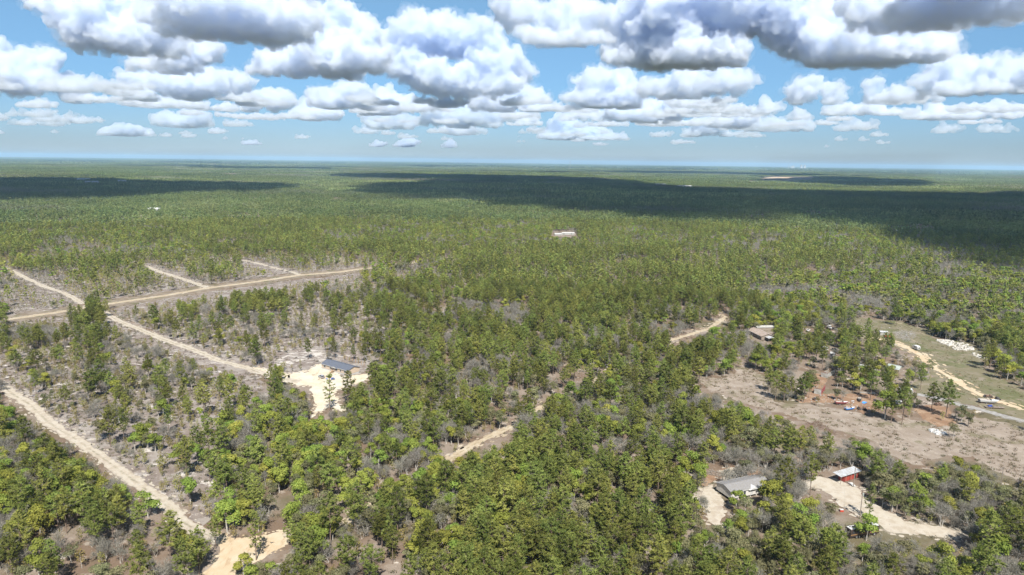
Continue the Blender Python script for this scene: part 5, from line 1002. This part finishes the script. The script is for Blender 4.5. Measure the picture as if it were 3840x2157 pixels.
def plant(k, x, y, h, label, group=None, parts=None, rz=None):
    tr, cr = parts or PARTS[k][int(rng.integers(NVAR[k]))]
    s = h/NOMH[k]; o = empty(NAME[k], (x, y, -.05), float(rng.uniform(0, 6.28))); w_ = s*float(rng.uniform(.88, 1.15)); o.scale = (w_, w_, s)
    add('trunk', tr, o); add('crown', cr, o); tag(o, label, CAT[k], group)
for i in range(len(hx)):
    k = KINDS[hk[i]]; plant(k, hx[i], hy[i], hh[i], hl[i], None, thin_parts[i % 2] if hth[i] else None)
for i, k in enumerate(KINDS[:5]):
    c = np.where((kind == i) & inframe)[0]; lim = 300 - int((hk == i).sum()); c = c[np.argsort(rr[c]/ (hgt[c]**.5))][:lim]; indiv[c] = True
    q1, q2 = np.quantile(hgt[c], (.33, .67)); pxb, pyb = proj(tx[c], ty[c], 0*tx[c])
    sets = {}
    for j, n in enumerate(c):
        pl = min(PLACES, key=lambda p: (p[0] - pxb[j])**2 + (1.3*(p[1] - pyb[j]))**2)[2]; sets.setdefault((0 if hgt[n] > q2 else 1 if hgt[n] > q1 else 2, pl), []).append((pxb[j], n))
    for (sz, pl), mem in sets.items():
        mem.sort()
        for o_, (_, n) in enumerate(mem):
            if len(mem) == 1: tail = ''
            elif o_ < (len(mem) + 1)//2: tail = ', ' + (ORD[min(o_, 19)] + (' from left' if o_ else ' one'))
            else: q_ = len(mem) - 1 - o_; tail = ', ' + ((ORD[min(q_, 19)] + ' from right') if q_ else 'rightmost one')
            plant(k, tx[n], ty[n], hgt[n], LOOK[k][sz] + ' ' + pl + tail, CAT[k] + 's ' + pl)
# --- the rest: one object per kind, instanced on points
def instancer(name, meshes, pts, scale, rot, idx, label, cat):
    me = bpy.data.meshes.new(name); me.vertices.add(len(pts)); me.vertices.foreach_set('co', np.asarray(pts, np.float32).ravel())
    for an, ty_, d in (('s', 'FLOAT_VECTOR', scale), ('r', 'FLOAT', rot), ('i', 'INT', idx)):
        a = me.attributes.new(an, ty_, 'POINT'); d = np.asarray(d, np.int32 if ty_ == 'INT' else np.float32)
        a.data.foreach_set('vector' if ty_ == 'FLOAT_VECTOR' else 'value', d.ravel())
    ob = add(name, me); ng = bpy.data.node_groups.new(name, 'GeometryNodeTree'); ng.interface.new_socket('Geometry', in_out='INPUT', socket_type='NodeSocketGeometry'); ng.interface.new_socket('Geometry', in_out='OUTPUT', socket_type='NodeSocketGeometry')
    N, L = ng.nodes, ng.links; gi = N.new('NodeGroupInput'); go = N.new('NodeGroupOutput'); g2i = N.new('GeometryNodeGeometryToInstance'); iop = N.new('GeometryNodeInstanceOnPoints'); m2p = N.new('GeometryNodeMeshToPoints')
    for m in reversed(meshes):
        src = bpy.data.objects.new(name + '_source', m); oi = N.new('GeometryNodeObjectInfo'); oi.inputs[0].default_value = src; L.new(oi.outputs['Geometry'], g2i.inputs[0])
    def attr(nm, t):
        a = N.new('GeometryNodeInputNamedAttribute'); a.data_type = t; a.inputs[0].default_value = nm; return a.outputs[0]
    cx = N.new('ShaderNodeCombineXYZ'); L.new(attr('r', 'FLOAT'), cx.inputs[2]); L.new(gi.outputs[0], m2p.inputs[0]); L.new(m2p.outputs[0], iop.inputs['Points']); L.new(g2i.outputs[0], iop.inputs['Instance'])
    iop.inputs['Pick Instance'].default_value = True; L.new(attr('i', 'INT'), iop.inputs['Instance Index']); L.new(cx.outputs[0], iop.inputs['Rotation']); L.new(attr('s', 'FLOAT_VECTOR'), iop.inputs['Scale']); L.new(iop.outputs[0], go.inputs[0])
    md = ob.modifiers.new('plants', 'NODES'); md.node_group = ng; return tag(ob, label, cat, kind='stuff')
rest = ~indiv
REST = {'pine': ('pine_forest', 'remaining pines of the woodland receding from the foreground'), 'oak': ('oak_wood', 'remaining bright green oaks scattered through the woodland'), 'olive': ('evergreen_oak_wood', 'remaining dull grey-green oaks scattered through the woodland'),
        'bare': ('bare_tree_wood', 'remaining leafless grey trees scattered through the woodland'), 'sapling': ('sapling_growth', 'remaining yellowish saplings across the sandy scrub'), 'shrub': ('low_scrub', 'low scrub bushes dotted over sand and leaf litter')}
for i, k in enumerate(KINDS):
    c = np.where(rest & (kind == i))[0]; nv = NVAR[k]; hi = rr[c] < 620; idx = rng.integers(0, nv, len(c)) + np.where(hi, 0, nv)
    s = hgt[c]/NOMH[k]; w_ = s*rng.uniform(.85, 1.18, len(c))
    instancer(REST[k][0], [t.mesh(k, BARK[k], LM[k]) for t in HI[k] + LO[k]], np.stack([tx[c], ty[c], terrain(tx[c], ty[c]) - .05], 1), np.stack([w_, w_, s], 1), rng.uniform(0, 6.28, len(c)), idx, REST[k][1], 'woodland' if k != 'shrub' else 'scrub')
# --- dry grass and weeds in the open ground
def tuft(seed, H, n, wd):
    r = np.random.default_rng(seed); t = TM(); D = sph(r, n); D[:, 2] = np.abs(D[:, 2]) + .5; t.tube([(0, 0, 0), (0, 0, .05)], [.01, .01], 3)
    t.spikes(np.stack([r.normal(0, .35, n), r.normal(0, .35, n), np.zeros(n)], 1), D, H, wd, r, r.random(n)); return t
grass_leaf = leaf_mat('dry_grass_blades', (.15, .115, .07), (.29, .235, .16), .02, .35, .4); green_leaf = leaf_mat('green_grass_blades', (.085, .095, .03), (.16, .15, .06), .03, .3, .4)
def strew(name, zones, per100, H, label, mats, seed):
    r = np.random.default_rng(seed); X_, Y_ = [], []
    for k, p in zones:
        P = np.array(G_many(k, p)); lo_, hi_ = P.min(0), P.max(0); n = int(np.prod(hi_ - lo_)*per100/100); x = r.uniform(lo_[0] - 4, hi_[0] + 4, n); y = r.uniform(lo_[1] - 4, hi_[1] + 4, n)
        m = poly_mask(x + r.normal(0, 2.5, n), y + r.normal(0, 2.5, n), P) & (r.random(n) < np.clip(2.6*vnoise(x, y, 1/9., seed) - .5, .05, 1)) & (np.abs(np.degrees(np.arctan2(x, y))) < 46); X_.append(x[m]); Y_.append(y[m])
    x, y = np.concatenate(X_), np.concatenate(Y_); m = road_dist(x, y) > .2; x, y = x[m], y[m]; s_ = r.uniform(.6, 1.4, len(x)); print(name, len(x))
    instancer(name, [tuft(seed + i, H, 16, .10).mesh('tuft', bark_m, mats[i % len(mats)]) for i in range(4)], np.stack([x, y, np.full(len(x), .03)], 1), np.stack([s_]*3, 1), r.uniform(0, 6.28, len(x)), r.integers(0, 4, len(x)), label, 'grass')
strew('dry_weeds', FALLOW, 26, .75, 'tall dead weeds covering the fallow field', [grass_leaf, grass_leaf, grass_leaf, green_leaf], 301)
strew('grass_tufts', FIELD, 12, .42, 'short dry grass tufts over the mown field', [grass_leaf, green_leaf], 305)
strew('scrub_grass', SCRUB, 5, .6, 'wiry grass tufts across the pale sandy scrub', [grass_leaf, green_leaf], 309)
# --- distant forest: patches of canopy, coarser with distance
def patch(seed, size, n, quads, leaf, H, spread, pt=.6):
    r = np.random.default_rng(seed); t = TM(); x = r.uniform(-size/2, size/2, n); y = r.uniform(-size/2, size/2, n); h = H*r.uniform(.6, 1.15, n); C = []; T = []
    br = r.random(n)
    Nn = []
    for i in range(n):
        tall = r.random() < pt; q = quads; a = r.uniform(0, 6.28, q); f = r.uniform(.35 if tall else .3, 1, q); rd_ = spread*(1 if not tall else .75)*np.sqrt(r.random(q))*(1.15 - f*.8)
        C.append(np.stack([x[i] + rd_*np.cos(a), y[i] + rd_*np.sin(a), h[i]*(f if tall else f*.62)], 1)); T.append(np.full(q, (br[i]*.45 if tall else (.30 if pt > .5 else .45) + .6*r.random())) + r.uniform(-.12, .12, q)); Nn.append(np.stack([rd_*np.cos(a)/spread, rd_*np.sin(a)/spread, f*.9], 1)*1.3)
    t.leaves(np.concatenate(C), leaf, r, np.concatenate(T), .3, N=np.concatenate(Nn)); t.tube([(0, 0, 0), (0, 0, 3)], [.1, .1], 3); return t.mesh('canopy', bark_m, LM['far'])
def st_(x, y): return vnoise(x*.7, y, 1/520., 95)*.55 + vnoise(x*.7, y, 1/1500., 97)*.45
def far_ring(name, r0, r1, cell, meshes, label, zs, dz=0.0):
    x, y = wedge(r0, r1, cell, 44.0); hid_ = hides(x, y, np.full(len(x), 13.0), np.full(len(x), cell*.5), terrain(x, y)); k = hid_ < .2
    k &= rng.random(len(x)) > .25*(vnoise(x, y, 1/(cell*4), 91) > .7); x, y = x[k], y[k]; s = np.tile((1.12, 1.12, 1.0), (len(x), 1)); s[:, 2] = rng.uniform(.85, 1.15, len(x))*zs
    print(name, len(x)); instancer(name, meshes, np.stack([x, y, terrain(x, y) - .3 - dz], 1), s, rng.integers(0, 4, len(x))*1.5708 + rng.normal(0, .15, len(x)), rng.integers(0, len(meshes)//2, len(x)) + len(meshes)//2*(np.clip((st_(x, y) - .46)*9 + .5, 0, 1) < rng.random(len(x))), label, 'forest')
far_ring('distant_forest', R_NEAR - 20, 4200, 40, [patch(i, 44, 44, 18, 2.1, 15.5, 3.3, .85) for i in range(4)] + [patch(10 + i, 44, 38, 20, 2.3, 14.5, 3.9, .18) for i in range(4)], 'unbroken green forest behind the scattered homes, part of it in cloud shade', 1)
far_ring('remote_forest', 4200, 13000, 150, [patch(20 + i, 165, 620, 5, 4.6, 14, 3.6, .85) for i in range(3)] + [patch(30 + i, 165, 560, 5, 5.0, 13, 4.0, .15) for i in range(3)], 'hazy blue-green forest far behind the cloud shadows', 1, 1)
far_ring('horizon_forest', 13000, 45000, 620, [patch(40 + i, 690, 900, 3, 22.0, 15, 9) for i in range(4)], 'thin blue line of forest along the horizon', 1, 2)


# ------------------------------------------------------------------ haze in the low air
hz = bpy.data.meshes.new('haze'); _b = MB().box((0, 0, 85), (96000, 96000, 270)); hz.from_pydata(_b.v, [], _b.f)
hm = volume_mat('haze_air', 3.3e-5, (.46, .73, 1.0), 0.0); hz.materials.append(hm); tag(add('haze', hz), kind='stuff')
